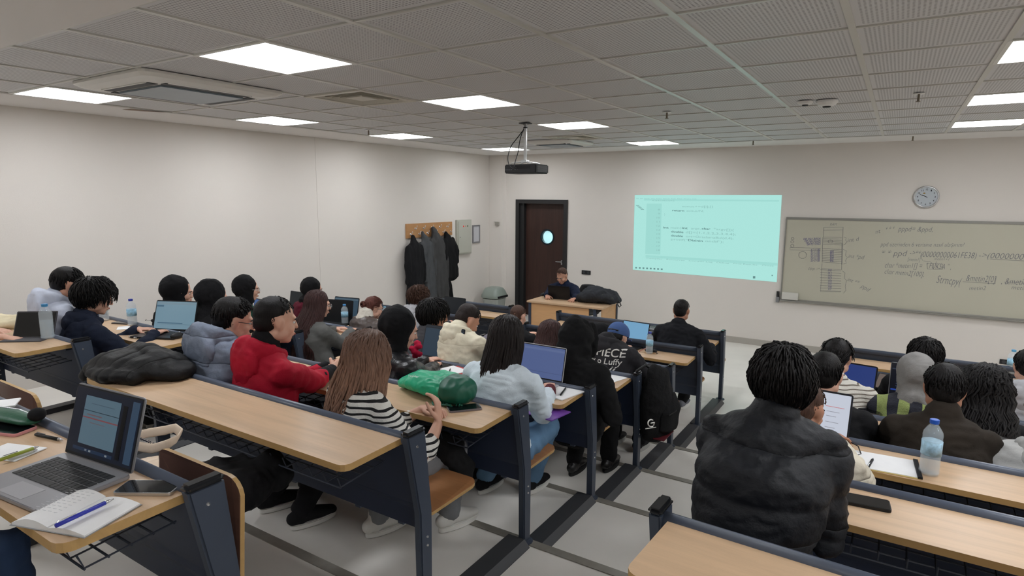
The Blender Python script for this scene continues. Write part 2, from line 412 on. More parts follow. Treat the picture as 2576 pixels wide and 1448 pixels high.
# leaf with a round hole
def leaf():
    b = MB(); x0, x1, z0, z1 = dx0 + 0.10, dx1 - 0.02, 0.005, 2.04; N = 32
    for y0, flip in ((YF + 0.10, False), (YF + 0.145, True)):
        inner = [(pc.x + pr_ * math.cos(2 * PI * k / N), y0, pc.z + pr_ * math.sin(2 * PI * k / N)) for k in range(N)]
        outer = []
        for k in range(N):
            c, s = math.cos(2 * PI * k / N), math.sin(2 * PI * k / N)
            tx = ((x1 - pc.x) if c > 0 else (x0 - pc.x)) / c if abs(c) > 1e-6 else 1e9
            tz = ((z1 - pc.z) if s > 0 else (z0 - pc.z)) / s if abs(s) > 1e-6 else 1e9
            t = min(abs(tx), abs(tz)); outer.append((pc.x + c * t, y0, pc.z + s * t))
        # make sure rectangle corners are hit
        def nearest(cx, cz):
            j = min(range(N), key=lambda k: (outer[k][0] - cx) ** 2 + (outer[k][2] - cz) ** 2); outer[j] = (cx, y0, cz)
        for cx, cz in ((x0, z0), (x1, z0), (x0, z1), (x1, z1)): nearest(cx, cz)
        vs = inner + outer; fs = [(k, (k + 1) % N, N + (k + 1) % N, N + k) for k in range(N)]
        if flip: fs = [f[::-1] for f in fs]
        b.add(vs, fs)
    n0 = 2 * N
    b.f += [(N + k, N + (k + 1) % N, n0 + N + (k + 1) % N, n0 + N + k) for k in range(N)] + [((k + 1) % N, k, n0 + k, n0 + (k + 1) % N) for k in range(N)]
    b.mi += [0] * (2 * N)
    return b
leaf().build('door_leaf', DOORM, d)
b = MB(); N = 32
for k in range(N):
    a0, a1 = 2 * PI * k / N, 2 * PI * (k + 1) / N
    ring = []
    for a in (a0, a1):
        for r_, y_ in ((pr_ - 0.004, YF + 0.092), (pr_ + 0.022, YF + 0.092), (pr_ + 0.022, YF + 0.102), (pr_ - 0.004, YF + 0.15)): ring.append((pc.x + r_ * math.cos(a), y_, pc.z + r_ * math.sin(a)))
    b.add(ring, [(0, 1, 5, 4), (1, 2, 6, 5), (3, 0, 4, 7)])
ringo = b.build('porthole_ring', mat('ring_teal_black', (18, 38, 46), rough=0.3), d)
GLASSM = mat('clear_glass', (235, 245, 248), rough=0.02, trans=1.0, ior=1.05)
b = MB(); b.lathe([(pr_ - 0.004, 0), (pr_ - 0.004, 0.006)], M=Matrix.Translation((pc.x, YF + 0.125, pc.z)) @ Matrix.Rotation(-PI / 2, 4, 'X'), n=32); b.build('porthole_glass', GLASSM, ringo)
b = MB(); b.box((dx1 - 0.10, YF + 0.06, 0.98), (dx1 - 0.075, YF + 0.10, 1.06)); b.box((dx1 - 0.2, YF + 0.045, 1.02), (dx1 - 0.075, YF + 0.06, 1.04)); b.build('door_handle', SILVER, d)
# bright corridor seen through the porthole
b = MB(); b.box((-7.6, YF + 1.6, 0), (-3.6, YF + 1.7, 2.7)); o = b.build('wall_corridor', mat('corridor_wall', (214, 238, 240), rough=0.8)); tag(o, 'pale corridor wall seen through the porthole', 'wall', kind='structure')
b = MB(); b.box((-7.6, YF + 1.57, 1.50), (-3.6, YF + 1.6, 1.545)); o = b.build('trim_%d' % n, mat('corridor_rail', (150, 170, 175), rough=0.6)); tag(o, 'grey strip along the corridor wall', 'trim', kind='structure'); n += 1
la = bpy.data.lights.new('corridor_light', 'AREA'); la.energy = 70; la.size = 1.2; la.color = (0.8, 0.97, 1.0)
lo_ = bpy.data.objects.new('corridor_light', la); COL.objects.link(lo_); lo_.location = (-5.6, YF + 0.9, 2.6); tag(lo_, 'corridor lamp behind the door', 'lamp')

# ---------------------------------------------------------------- ceiling
GX, GY = -1.442, 2.544
I0, I1, J0, J1 = -7, 8, -2, 10
gx0, gx1, gy0, gy1 = I0 * .6 + GX, I1 * .6 + GX, J0 * .6 + GY, J1 * .6 + GY
gx1 = 8 * .6 + GX
BACK_FILL = [(-7, -5), (-3, -5), (3, -5), (7, -5)]  # unseen panels added behind the camera to brighten the foreground
LIGHTS = [(-7, -1), (-7, 2), (-7, 5), (-7, 9), (-3, -1), (-3, 2), (-3, 5), (-3, 9), (3, 2), (3, 5), (3, 8), (3, -1), (7, 2), (7, 5), (7, -1), (7, 8)]  # the out-of-view panels at right and back are added for evener light
AC1 = (-4.67, -3.87, 1.98, 2.93)
def perforated():
    m = mat('perforated_tile', (218, 217, 217), rough=0.6)
    nt = m.node_tree; b = nt.nodes['Principled BSDF']
    def mth(op, a, bb=None):
        nd = nt.nodes.new('ShaderNodeMath'); nd.operation = op
        for i, x in enumerate((a, bb)):
            if x is None: continue
            if isinstance(x, (int, float)): nd.inputs[i].default_value = x
            else: nt.links.new(x, nd.inputs[i])
        return nd.outputs[0]
    tc = nt.nodes.new('ShaderNodeTexCoord'); sx = nt.nodes.new('ShaderNodeSeparateXYZ'); nt.links.new(tc.outputs['Object'], sx.inputs[0])
    ds = []; ms = []
    for ax, g in ((0, GX), (1, GY)):
        t = mth('FRACT', mth('DIVIDE', mth('ADD', sx.outputs[ax], 6.0 - g), 0.6))       # 0..1 in a tile
        e = mth('MINIMUM', t, mth('SUBTRACT', 1.0, t)); ms.append(mth('GREATER_THAN', e, 0.06))
        c = mth('SUBTRACT', mth('FRACT', mth('MULTIPLY', t, 34.0)), 0.5); ds.append(mth('MULTIPLY', c, c))
    r2 = mth('ADD', ds[0], ds[1]); hole = mth('MULTIPLY', mth('LESS_THAN', r2, 0.085), mth('MULTIPLY', ms[0], ms[1]))
    mx = nt.nodes.new('ShaderNodeMix'); mx.data_type = 'RGBA'; mx.inputs[6].default_value = lin(210, 210, 211); mx.inputs[7].default_value = lin(154, 154, 156)
    nt.links.new(hole, mx.inputs[0]); nt.links.new(mx.outputs[2], b.inputs['Base Color'])
    return m
TILEM = perforated()
skip = set(LIGHTS)
VENTS = [(-4, 1), (-4, 7)]
b = MB()
for i in range(I0, I1):
    for j in range(J0, J1):
        if (i, j) in skip or (i, j) in VENTS: continue
        x, y = i * .6 + GX, j * .6 + GY
        b.box((x + .008, y + .008, H + .004), (x + .592, y + .592, H + .02))
o = b.build('ceiling', TILEM); tag(o, 'grey perforated metal ceiling tiles', 'ceiling', kind='structure')
b = MB()
for i in range(I0, I1 + 1): x = i * .6 + GX; b.box((x - .014, gy0, H - .004), (x + .014, gy1, H + .004))
for j in range(J0, J1 + 1): y = j * .6 + GY; b.box((gx0, y - .007, H - .003), (gx1, y + .007, H + .004))
o = b.build('trim_%d' % n, TEE); tag(o, 'pale metal tee-bar grid between the ceiling tiles', 'trim', kind='structure'); n += 1
b = MB(); z0, z1 = H - 0.006, H + 0.12
b.box((XL, YB, z0), (gx0 - .014, YF, z1)); b.box((gx1 + .014, YB, z0), (XR, YF, z1)); b.box((gx0 - .014, gy1 + .007, z0), (gx1 + .014, YF, z1)); b.box((gx0 - .014, YB, z0), (gx1 + .014, gy0 - .007, z1))
b.box((gx0 - .02, gy0 - .01, H + .13), (gx1 + .02, gy1 + .02, H + .15))
o = b.build('ceiling_border', GYPS); o.name = 'ceiling_2'; tag(o, 'plain painted ceiling margin around the tiled field', 'ceiling', kind='structure')

LIT = emitter('light_panel', (248, 251, 255), LAMP_STRENGTH)
ALU = mat('light_frame', (215, 214, 208), rough=0.35)
names = {(-7, -1): 'square ceiling light nearest the left edge, beside the big air conditioner', (-7, 2): 'square ceiling light second along the left wall, above the hooded students', (-7, 5): 'square ceiling light third along the left wall', (-7, 9): 'small far ceiling light partly behind the projector pole',
 (-3, -1): 'largest brightest square ceiling light in the upper left', (-3, 2): 'square ceiling light right of the slatted air vent', (-3, 5): 'square ceiling light just right of the projector pole', (-3, 9): 'farthest square ceiling light above the front wall',
 (3, 2): 'ceiling light cut by the right edge, highest of the three there', (3, 5): 'ceiling light at the right edge, middle of the three there', (3, 8): 'ceiling light at the right edge, lowest and thinnest of the three there', (3, -1): 'added unseen ceiling light over the back right seats',
 (7, 2): 'added unseen ceiling light beyond the right edge, second row', (7, 5): 'added unseen ceiling light beyond the right edge, third row', (7, -1): 'added unseen ceiling light beyond the right edge, back row', (7, 8): 'added unseen ceiling light beyond the right edge, front row'}
for q_, (i, j) in enumerate(BACK_FILL): names[(i, j)] = 'added unseen fill light on the ceiling behind the viewer, ' + ('leftmost', 'second from left', 'third from left', 'rightmost')[q_]
for (i, j) in LIGHTS + BACK_FILL:
    x, y = i * .6 + GX, j * .6 + GY
    t = empty('ceiling_light', (x + .3, y + .3, H), 0, names[(i, j)], 'ceiling light', 'square panel lights in the ceiling')
    b = MB()
    for lo, hi in (((.0, .0), (.6, .022)), ((.0, .578), (.6, .6)), ((.0, .022), (.022, .578)), ((.578, .022), (.6, .578))): b.box((x + lo[0], y + lo[1], H - (.005 if j > -4 else .02)), (x + hi[0], y + hi[1], H + .02))
    b.build('frame', ALU, t)
    MB().box((x + .022, y + .022, H - (.001 if j > -4 else .016)), (x + .578, y + .578, H + .01)).build('diffuser', LIT, t)

def vent(i, j, label):
    x, y = i * .6 + GX, j * .6 + GY; cx, cy = x + .3, y + .3
    t = empty('air_vent', (cx, cy, H), 0, label, 'air vent', 'square slatted ceiling vents')
    m = mat('vent_paint', (196, 192, 180), rough=0.45)
    b = MB()
    for lo, hi in (((0, 0), (.6, .05)), ((0, .55), (.6, .6)), ((0, .05), (.05, .55)), ((.55, .05), (.6, .55))): b.box((x + lo[0], y + lo[1], H - .008), (x + hi[0], y + hi[1], H + .01))
    b.build('frame', m, t)
    MB().box((x + .05, y + .05, H + .055), (x + .55, y + .55, H + .06)).build('backing', BLACK, t)
    for k, r_ in enumerate((.235, .195, .155, .115)):
        b = MB(); r2 = r_ - .03; z0, z1 = H - .004, H + .028
        q0 = [(cx - r_, cy - r_, z0), (cx + r_, cy - r_, z0), (cx + r_, cy + r_, z0), (cx - r_, cy + r_, z0)]
        q1 = [(cx - r2, cy - r2, z1), (cx + r2, cy - r2, z1), (cx + r2, cy + r2, z1), (cx - r2, cy + r2, z1)]
        q2 = [(p[0], p[1], p[2] + .003) for p in q0]; q3 = [(p[0], p[1], p[2] + .003) for p in q1]
        b.add(q0 + q1 + q2 + q3, [(a, (a + 1) % 4, 4 + (a + 1) % 4, 4 + a) for a in range(4)] + [(8 + (a + 1) % 4, 8 + a, 12 + a, 12 + (a + 1) % 4) for a in range(4)] + [(a, 8 + a, 8 + (a + 1) % 4, (a + 1) % 4) for a in range(4)])
        b.build('louvre', m, t)
    MB().box((cx - .085, cy - .085, H - .004), (cx + .085, cy + .085, H + .004)).build('centre_plate', m, t)
vent(-4, 1, 'slatted air vent between the near lights and the air conditioner'); vent(-4, 7, 'far slatted air vent right of the projector pole')

def cassette(x0, x1, y0, y1, label, parts=True):
    cx, cy = (x0 + x1) / 2, (y0 + y1) / 2
    t = empty('air_conditioner', (cx, cy, H), 0, label, 'air conditioner', 'ceiling cassette air conditioners')
    m = mat('ac_plastic', (214, 212, 206), rough=0.35)
    w_, d_ = x1 - x0, y1 - y0
    b = MB(); zc = H - .012
    pts = rounded(w_, d_, .07, 5); N = len(pts)
    lvl = [(1.0, H - .002), (1.0, H - .018), (.94, H - .036), (.80, H - .05)]
    vs = [(cx + (p[0] - w_ / 2) * s, cy + (p[1] - d_ / 2) * s, z) for s, z in lvl for p in pts]
    fs = [(r_ * N + (k + 1) % N, r_ * N + k, (r_ + 1) * N + k, (r_ + 1) * N + (k + 1) % N) for r_ in range(3) for k in range(N)] + [tuple(range(3 * N, 4 * N))[::-1]]
    b.add(vs, fs); b.build('cover', m, t, smooth=False)
    s_ = .58; MB().box((cx - w_ * s_ / 2, cy - d_ * s_ / 2, H - .062), (cx + w_ * s_ / 2, cy + d_ * s_ / 2, H - .048)).build('intake_grille', mat('ac_grille', (120, 132, 140), rough=0.35, var=0.05), t, bevel=.006)
    for a in range(4):
        b = MB(); L = (w_ if a % 2 == 0 else d_) * .30; D = (d_ if a % 2 == 0 else w_) * .5 * .80
        M = Matrix.Translation((cx, cy, 0)) @ Matrix.Rotation(a * PI / 2, 4, 'Z')
        b.box((-L, D * .78, H - .054), (L, D * .93, H - .046), M=M); o = b.build('air_slot', BLACK, t)
        b = MB(); b.box((-L * .96, D * .94, H - .054), (L * .96, D * .985, H - .050), M=M); b.build('louvre_flap', m, o)
cassette(-4.72, -3.80, 1.96, 2.96, 'large white cassette air conditioner in the upper left of the ceiling')
cassette(-4.30, -3.62, 7.10, 7.85, 'small far cassette air conditioner behind the projector pole')

# ceiling fittings
def sprinkler(u, v, label):
    p = atz(u, v, H); t = empty('sprinkler', p, 0, label, 'sprinkler', 'fire sprinklers')
    MB().lathe([(.0005, H - .008), (.035, H - .008), (.035, H - .003), (.0005, H - .003)], M=Matrix.Translation((p.x, p.y, 0)), n=20).build('cover_ring', WHITEP, t, smooth=True)
    b = MB(); b.lathe([(.0005, H - .055), (.008, H - .055), (.008, H - .005), (.0005, H - .005)], M=Matrix.Translation((p.x, p.y, 0)), n=10); b.lathe([(.0005, H - .06), (.016, H - .06), (.016, H - .056), (.0005, H - .056)], M=Matrix.Translation((p.x, p.y, 0)), n=10); b.build('nozzle', mat('brass', (120, 110, 96), rough=.35, metal=.8), t)
sprinkler(1678, 281, 'sprinkler on the ceiling left of the smoke detector'); sprinkler(2312, 234, 'sprinkler on the ceiling right of the smoke detector')
sprinkler(1895, 353, 'small sprinkler at the front edge above the projected image'); sprinkler(2297, 341, 'small sprinkler at the front edge above the clock'); sprinkler(927, 326, 'small sprinkler beside the third light along the left wall')
for u, v, r_, h_, nm, lb in ((2026, 254, .055, .028, 'motion_sensor', 'small round white sensor beside the larger smoke detector'), (2081, 252, .075, .045, 'smoke_detector', 'round white smoke detector on the ceiling')):
    p = atz(u, v, H); t = empty(nm, p, 0, lb, 'detector')
    MB().lathe([(.0005, H - h_), (r_ * .55, H - h_), (r_ * .8, H - h_ * .8), (r_, H - h_ * .4), (r_, H - .003), (.0005, H - .003)], M=Matrix.Translation((p.x, p.y, 0)), n=28).build('cover', WHITEP, t, smooth=False)
    MB().lathe([(.0005, H - h_ - .008), (r_ * .35, H - h_ - .008), (r_ * .42, H - h_ + .001), (.0005, H - h_ + .001)], M=Matrix.Translation((p.x, p.y, 0)), n=20).build('sensor_lens', BLACK, t)
b = MB(); p = atz(370, 277, H); b.add([(p.x - .10, p.y - .16, H - .0075), (p.x + .02, p.y - .15, H - .0085), (p.x + .05, p.y + .02, H - .009), (p.x + .08, p.y + .2, H - .008), (p.x + .01, p.y + .05, H - .0085), (p.x - .05, p.y - .02, H - .009)], [(0, 1, 2, 3, 4, 5)])
o = b.build('peeling_paint', mat('bare_plaster', (150, 132, 118), rough=.9)); tag(o, 'flake of peeling paint on the ceiling margin at the left', 'paint flake')
# ---------------------------------------------------------------- things on the front wall
NF = (0, -1, 0)                                  # the front wall faces -Y
def fw(u, v, off=0.012): return aty(u, v, YF - off)
# projected picture
q = [aty(u, v, YF) for u, v in ((1597, 490), (1967, 490), (1954, 709), (1592, 678))]
b = MB(); b.add([(p.x, YF - .001, p.z) for p in q] + [(p.x, YF - .004, p.z) for p in q], [(4, 7, 6, 5)[::-1][::-1], (0, 1, 2, 3), (0, 4, 5, 1), (1, 5, 6, 2), (2, 6, 7, 3), (3, 7, 4, 0)])
PJ = emitter('projection', (178, 236, 228), 0.92)
t = b.build('projected_image', PJ); tag(t, 'pale cyan projected image of a code editor on the front wall', 'projected image')
PJT = emitter('projection_text', (146, 196, 190), 0.92); PJB = emitter('projection_bold', (110, 150, 148), 0.92); PJP = emitter('projection_panel', (166, 226, 218), 0.92)
def L(s, u0, v0, u1, v1, h, off=.006): return (s, fw(u0, v0, off), fw(u1, v1, off), h, NF)
def quad(pts, off): 
    P = [fw(u, v, off) for u, v in pts]; return P
b = MB()
for pts in (((1627, 512), (1665, 512), (1661, 640), (1623, 638)), ((1620, 500), (1960, 503), (1960, 507), (1620, 504)), ((1624, 641), (1956, 661), (1956, 668), (1624, 647)), ((1663, 513), (1664, 513), (1660, 640), (1659, 640))):
    P = quad(pts, .0046); b.add(P, [(0, 1, 2, 3)[::-1]])
b.build('editor_panel', PJP, t)
bold = [L('return', 1691, 531, 1721, 532, .030), L('int', 1668, 574, 1682, 574.5, .030), L('int', 1715, 575, 1730, 576, .030), L('char', 1765, 577, 1787, 578, .030), L('double', 1688, 584, 1719, 586, .030), L('double', 1688, 594, 1718, 596, .030), L('Dizinin', 1731, 606, 1768, 608, .030)]
lite = [L('sonuc+=d[i];}}', 1716, 521, 1794, 522, .028), L('sonuc/N;', 1727, 532, 1770, 533, .030), L('}', 1671, 541, 1673, 541, .028), L('main(', 1687, 574.5, 1713, 575, .030), L('argc,', 1738, 576.5, 1763, 577, .030), L('*argv[]){', 1795, 578, 1846, 581, .032),
        L('d[]={1.1,2.2,3.3,4.4};', 1725, 586, 1851, 592, .032), L('ort=OrtalamaBul(d,4);', 1725, 596.5, 1845, 602, .032), L('printf("', 1688, 603.5, 1729, 606, .030), L('ondif");', 1774, 608, 1820, 611, .032)]
for k in range(8, 19): 
    y = 529 + (k - 8) * 10.2; lite.append(L(str(k), 1652 + (3 if k < 10 else 0), y, 1660, y, .026))
lite += [L('File  Edit  Search  View  Project  Execute  Tools  AStyle  Window  Help', 1601, 500, 1752, 501, .014), L('Globals', 1641, 505.5, 1697, 506, .018), L('Compiler   Resources   Compile Log   Debug   Find Results   Close', 1626, 650, 1946, 670, .018)]
text_on('code_keywords', bold, PJB, t, bold=.02); text_on('code_text', lite, PJT, t)
b = MB()
for k in range(8):
    u, v = 1598 + k * 9.2, 671 + k * .55; P = [fw(u, v, .006), fw(u + 4.5, v + .2, .006), fw(u + 4.5, v + 4, .006), fw(u, v + 3.8, .006)]; b.add(P, [(3, 2, 1, 0)])
for u, v, s in ((1894, 694, 6), (1941, 691, 3)): b.add([fw(u, v, .006), fw(u + s, v, .006), fw(u + s, v + s, .006), fw(u, v + s, .006)], [(3, 2, 1, 0)])
for k in range(5): u, v = 1600 + k * 3, 516 + k * 2.5; b.add([fw(u, v, .006), fw(u + 8, v, .006), fw(u + 8, v + 1, .006), fw(u, v + 1, .006)], [(3, 2, 1, 0)])
b.build('taskbar_icons', PJB, t)

# clock
c = aty(2330, 495, YF); t = empty('wall_clock', (c.x, YF, c.z), 0, 'round white wall clock with a silver rim above the whiteboard', 'clock')
MR = Matrix.Translation((c.x, YF, c.z)) @ Matrix.Rotation(PI / 2, 4, 'X')
b = MB(); b.lathe([(.0005, .002), (.134, .002), (.14, .012), (.14, .03), (.128, .04), (.118, .036), (.118, .026)], M=MR, n=48); b.build('rim', mat('clock_rim', (190, 190, 190), rough=.25, metal=.6), t, smooth=True)
MB().lathe([(.0005, .024), (.1185, .024), (.1185, .027), (.0005, .027)], M=MR, n=48).build('clock_face', mat('clock_face', (226, 228, 230), rough=.4), t)
ls = []
for k in range(1, 13):
    a = rad(90 - 30 * k); cx, cz = c.x + .092 * math.cos(a), c.z + .092 * math.sin(a); wd = .012 if k < 10 else .021
    ls.append((str(k), (cx - wd / 2, YF - .0285, cz - .010), (cx + wd / 2, YF - .0285, cz - .010), .021, NF))
text_on('numerals', ls, INK, t, bold=.02)
for nm, ang, ln, wd in (('hour_hand', 90 + 62, .052, .007), ('minute_hand', 90 + 66, .078, .005)):
    M = Matrix.Translation((c.x, YF - .030 - (.002 if ln > .06 else 0), c.z)) @ Matrix.Rotation(-rad(ang), 4, 'Y')
    MB().box((-.014, -.001, -wd / 2), (ln, .001, wd / 2), M=M).build(nm, BLACK, t)
MB().ell((c.x - .025, YF - .0275, c.z + .045), (.013, .0012, .009), n=12).build('maker_mark', mat('gold_mark', (190, 150, 70), rough=.4), t)
MB().lathe([(.117, .034), (.1, .037), (.0005, .038)], M=MR, n=40).build('cover_glass', mat('clock_glass', (245, 248, 250), rough=.03, trans=1.0, ior=1.02), t, smooth=True)

# whiteboard
bx0, bx1 = -1.335, 3.3; bz1, bz0 = 1.872, .735
t = empty('whiteboard', ((bx0 + bx1) / 2, YF, bz0), 0, 'long whiteboard covered in handwritten code and a memory diagram', 'whiteboard')
MB().box((bx0, YF - .016, bz0), (bx1, YF - .004, bz1)).build('board_surface', mat('board_enamel', (186, 183, 166), rough=.32, spec=.4), t)
AL = mat('board_alloy', (150, 148, 142), rough=.35, metal=.4)
b = MB(); b.box((bx0 - .012, YF - .026, bz1 - .004), (bx1 + .012, YF - .003, bz1 + .028)); b.build('top_rail', AL, t, bevel=.004)
b = MB(); b.box((bx0 - .016, YF - .026, bz0), (bx0, YF - .003, bz1)); b.build('side_rail', AL, t); b = MB(); b.box((bx1, YF - .026, bz0), (bx1 + .016, YF - .003, bz1)); b.build('side_rail', AL, t)
b = MB(); b.prism([(YF - .003, bz0 - .035), (YF - .055, bz0 - .035), (YF - .068, bz0 - .022), (YF - .068, bz0 - .012), (YF - .03, bz0 - .006), (YF - .02, bz0 + .006), (YF - .003, bz0 + .006)], bx0 - .016, bx1 + .016, axis=0); b.build('pen_tray', AL, t)
HW = mat('marker_grey', (104, 104, 112), rough=.7); HB = mat('marker_blue', (76, 74, 128), rough=.7); HR = mat('marker_red', (170, 130, 120), rough=.7)
def W(s, u0, v0, u1, v1, h): return (s, fw(u0, v0, .0168), fw(u1, v1, .0168), h, NF)
wr = [W('nt', 2203, 588, 2216, 585, .055), W('* * *', 2229, 582, 2252, 580, .06), W('pppd= &ppd,', 2259, 581, 2346, 583, .065),
      W('ppd üzerinden 6 verisine nasıl ulaşırım?', 2215, 619, 2426, 621, .055), W('* * ppd', 2218, 643, 2282, 644, .075), W('->**(', 2288, 641, 2321, 645, .07), W('00000000061FE38)', 2321, 646, 2456, 650, .075), W('->(000000000', 2462, 648, 2600, 654, .07),
      W('[metin1]', 2283, 656, 2315, 657, .045), W('metin1+1', 2350, 654, 2388, 655, .035), W('char *metin1[] =', 2226, 673, 2320, 675, .07), W('" FUKSA " ,', 2330, 674, 2392, 678, .07), W('char metin2[100],', 2225, 688, 2324, 696, .065),
      W('Strncpy(', 2355, 711, 2418, 718, .1), W('&metin2[0]', 2430, 706, 2505, 710, .08), W(', &metin1', 2518, 714, 2590, 718, .08), W('metin2', 2438, 729, 2480, 729, .05), W('metin1', 2544, 727, 2590, 730, .05),
      W('int d', 2133, 609, 2162, 605, .055), W('int *pd', 2134, 648, 2174, 652, .055), W('int **', 2131, 706, 2160, 716, .055), W('ppd', 2164, 722, 2185, 734, .06), W('ppp', 2033, 677, 2049, 679, .04), W('RAM', 2088, 567, 2105, 567, .035)]
for w_ in wr: text_on('handwriting', [w_], HW, t, shear=.25, bold=-.014)
bl = []
for r_ in range(4): bl.append(W('08 0213%d54' % r_, 2021 + (r_ * 3), 603 + r_ * 4.6, 2064, 602 + r_ * 4.6, .026))
for r_ in range(8): bl.append(W('A7 1%d 08' % r_, 2039, 630 + r_ * 4.1, 2062, 629 + r_ * 4.1, .024))
for r_ in range(7): bl.append(W('0%d' % r_, 2088, 634 + r_ * 4.1, 2097, 634 + r_ * 4.1, .028))
for r_ in range(8): bl.append(W('X%d' % r_, 2082, 682 + r_ * 6.8, 2092, 682 + r_ * 6.8, .032))
text_on('address_digits', bl, HB, t, shear=.2)
def strokes(name, lines, r, m):
    b = MB()
    for pts in lines: b.tube([fw(u, v, .0165) for u, v in pts], r, n=4)
    return b.build(name, m, t)
def circ(u, v, ru, rv, n=14): return [(u + ru * math.cos(2 * PI * k / n), v + rv * math.sin(2 * PI * k / n)) for k in range(n + 1)]
ln = [[(2072, 572), (2121, 571), (2118, 665)], [(2072, 572), (2071, 596)], [(2072, 579), (2120, 578)], [(2070, 596), (2068, 660)], [(2068, 662), (2064, 733), (2115, 734)], [(2066, 675), (2117, 678), (2118, 612)], [(2063, 674), (2054, 677)],
      circ(2019, 641, 10, 9), circ(2089, 607, 6, 4), circ(1994, 600, 3.5, 3), circ(1993, 608, 4, 3), circ(1993, 618, 4, 4), [(1988, 622), (2064, 624), (2064, 630), (1987, 628), (1988, 622)], [(2321, 638), (2317, 646), (2321, 655)],
      [(2332, 662), (2348, 663), (2348, 677), (2333, 676), (2332, 662)], [(2348, 663), (2371, 664), (2371, 677), (2348, 677)], [(2323, 656), (2338, 657), (2344, 661)], [(2353, 664), (2356, 657)], [(2422, 708), (2504, 713), (2506, 694)], [(2490, 651), (2576, 656)], [(2526, 709), (2590, 713)], [(2122, 596), (2129, 598), (2127, 604), (2131, 607), (2127, 613), (2122, 616)],
      [(2121, 627), (2129, 630), (2127, 643), (2132, 647), (2127, 655), (2129, 662), (2122, 664)], [(2119, 681), (2126, 686), (2124, 700), (2130, 705), (2126, 720), (2128, 730), (2122, 737)]]
for k in range(6): ln.append([(2070, 596 + k * 3.6), (2118, 597 + k * 3.8)])
for k in range(9): ln.append([(2068, 625 + k * 4.2), (2117, 627 + k * 4.4)])
for k in range(9): ln.append([(2063, 678 + k * 6.6), (2116, 681 + k * 6.4)])
strokes('memory_diagram', ln, .0022, HW)
p0, p1 = fw(1966, 752, .05), fw(2007, 754, .05)
b = MB(); b.box((p0.x, YF - .058, bz0 - .004), (p1.x, YF - .018, bz0 + .10)); o = b.build('board_eraser', mat('eraser_felt', (200, 198, 190), rough=.8), None, bevel=.004); tag(o, 'pale board eraser block standing in the whiteboard tray', 'eraser')
p = aty(1958, 742, YF); t = empty('marker_holder', (p.x, YF, p.z - .08), 0, 'small grey holder with marker pens beside the lower left board corner', 'marker holder')
MB().box((p.x - .025, YF - .04, p.z - .10), (p.x + .02, YF - .001, p.z - .02)).build('cup', mat('grey_plastic', (130, 130, 132), rough=.5), t, bevel=.004)
for k in range(3): MB().tube([(p.x - .015 + k * .013, YF - .02, p.z - .10), (p.x - .017 + k * .013, YF - .02, p.z + .06)], .006, n=8).build('marker', BLACK, t)

# sockets
def socket(u0, v0, u1, v1, plane, label, glyph=True):
    if plane == 'F':
        a, c = aty(u0, v0, YF), aty(u1, v1, YF); t = empty('wall_socket', ((a.x + c.x) / 2, YF, c.z), 0, label, 'socket')
        MB().box((a.x, YF - .012, c.z), (c.x, YF - .001, a.z)).build('plate', BLACK, t, bevel=.002)
        n_ = 2; wd = (c.x - a.x)
        for k in range(n_):
            cx = a.x + wd * (k + .5) / n_; M = Matrix.Translation((cx, YF - .012, (a.z + c.z) / 2)) @ Matrix.Rotation(PI / 2, 4, 'X')
            MB().lathe([(.0005, -.002), (.016, -.002), (.02, .002), (.022, .001)], M=M, n=18).build('socket_well', mat('socket_ring', (60, 60, 62), rough=.4), t)
socket(1464, 679, 1486, 691, 'F', 'black double socket on the front wall between the door and the projected image')
socket(2515, 902, 2556, 919, 'F', 'black double socket low on the front wall at the right edge')

# ---------------------------------------------------------------- left wall: coat rack, cabinet, frame, sensor
RACKW = wood('rack_board', (186, 138, 92), dark=.85, rough=.45, axis='Y')
rk = empty('coat_rack', (XL, 7.6, 1.5), 0, 'light wooden coat rack board with silver double hooks on the left wall', 'coat rack')
ry0, ry1, rz0, rz1 = 7.03, 8.17, 1.515, 1.737
MB().box((XL + .004, ry0, rz0), (XL + .026, ry1, rz1)).build('back_board', RACKW, rk, bevel=.002)
hooks = []
for k in range(5): hooks.append((ry0 + .2 + k * .2, 1.66))
for k in range(6): hooks.append((ry0 + .09 + k * .2, 1.575))
for y, z in hooks:
    b = MB(); x = XL + .026
    b.ell((x, y, z), (.006, .012, .016), n=10)
    b.tube([(x, y, z), (x + .03, y, z + .005), (x + .04, y, z + .03)], .004, n=6); b.ell((x + .04, y, z + .035), (.009, .009, .009), n=8)
    b.tube([(x, y, z - .005), (x + .02, y, z - .02), (x + .028, y, z - .005)], .0035, n=6); b.ell((x + .028, y, z), (.007, .007, .007), n=8)
    b.build('hook', CHROME, rk, smooth=True)
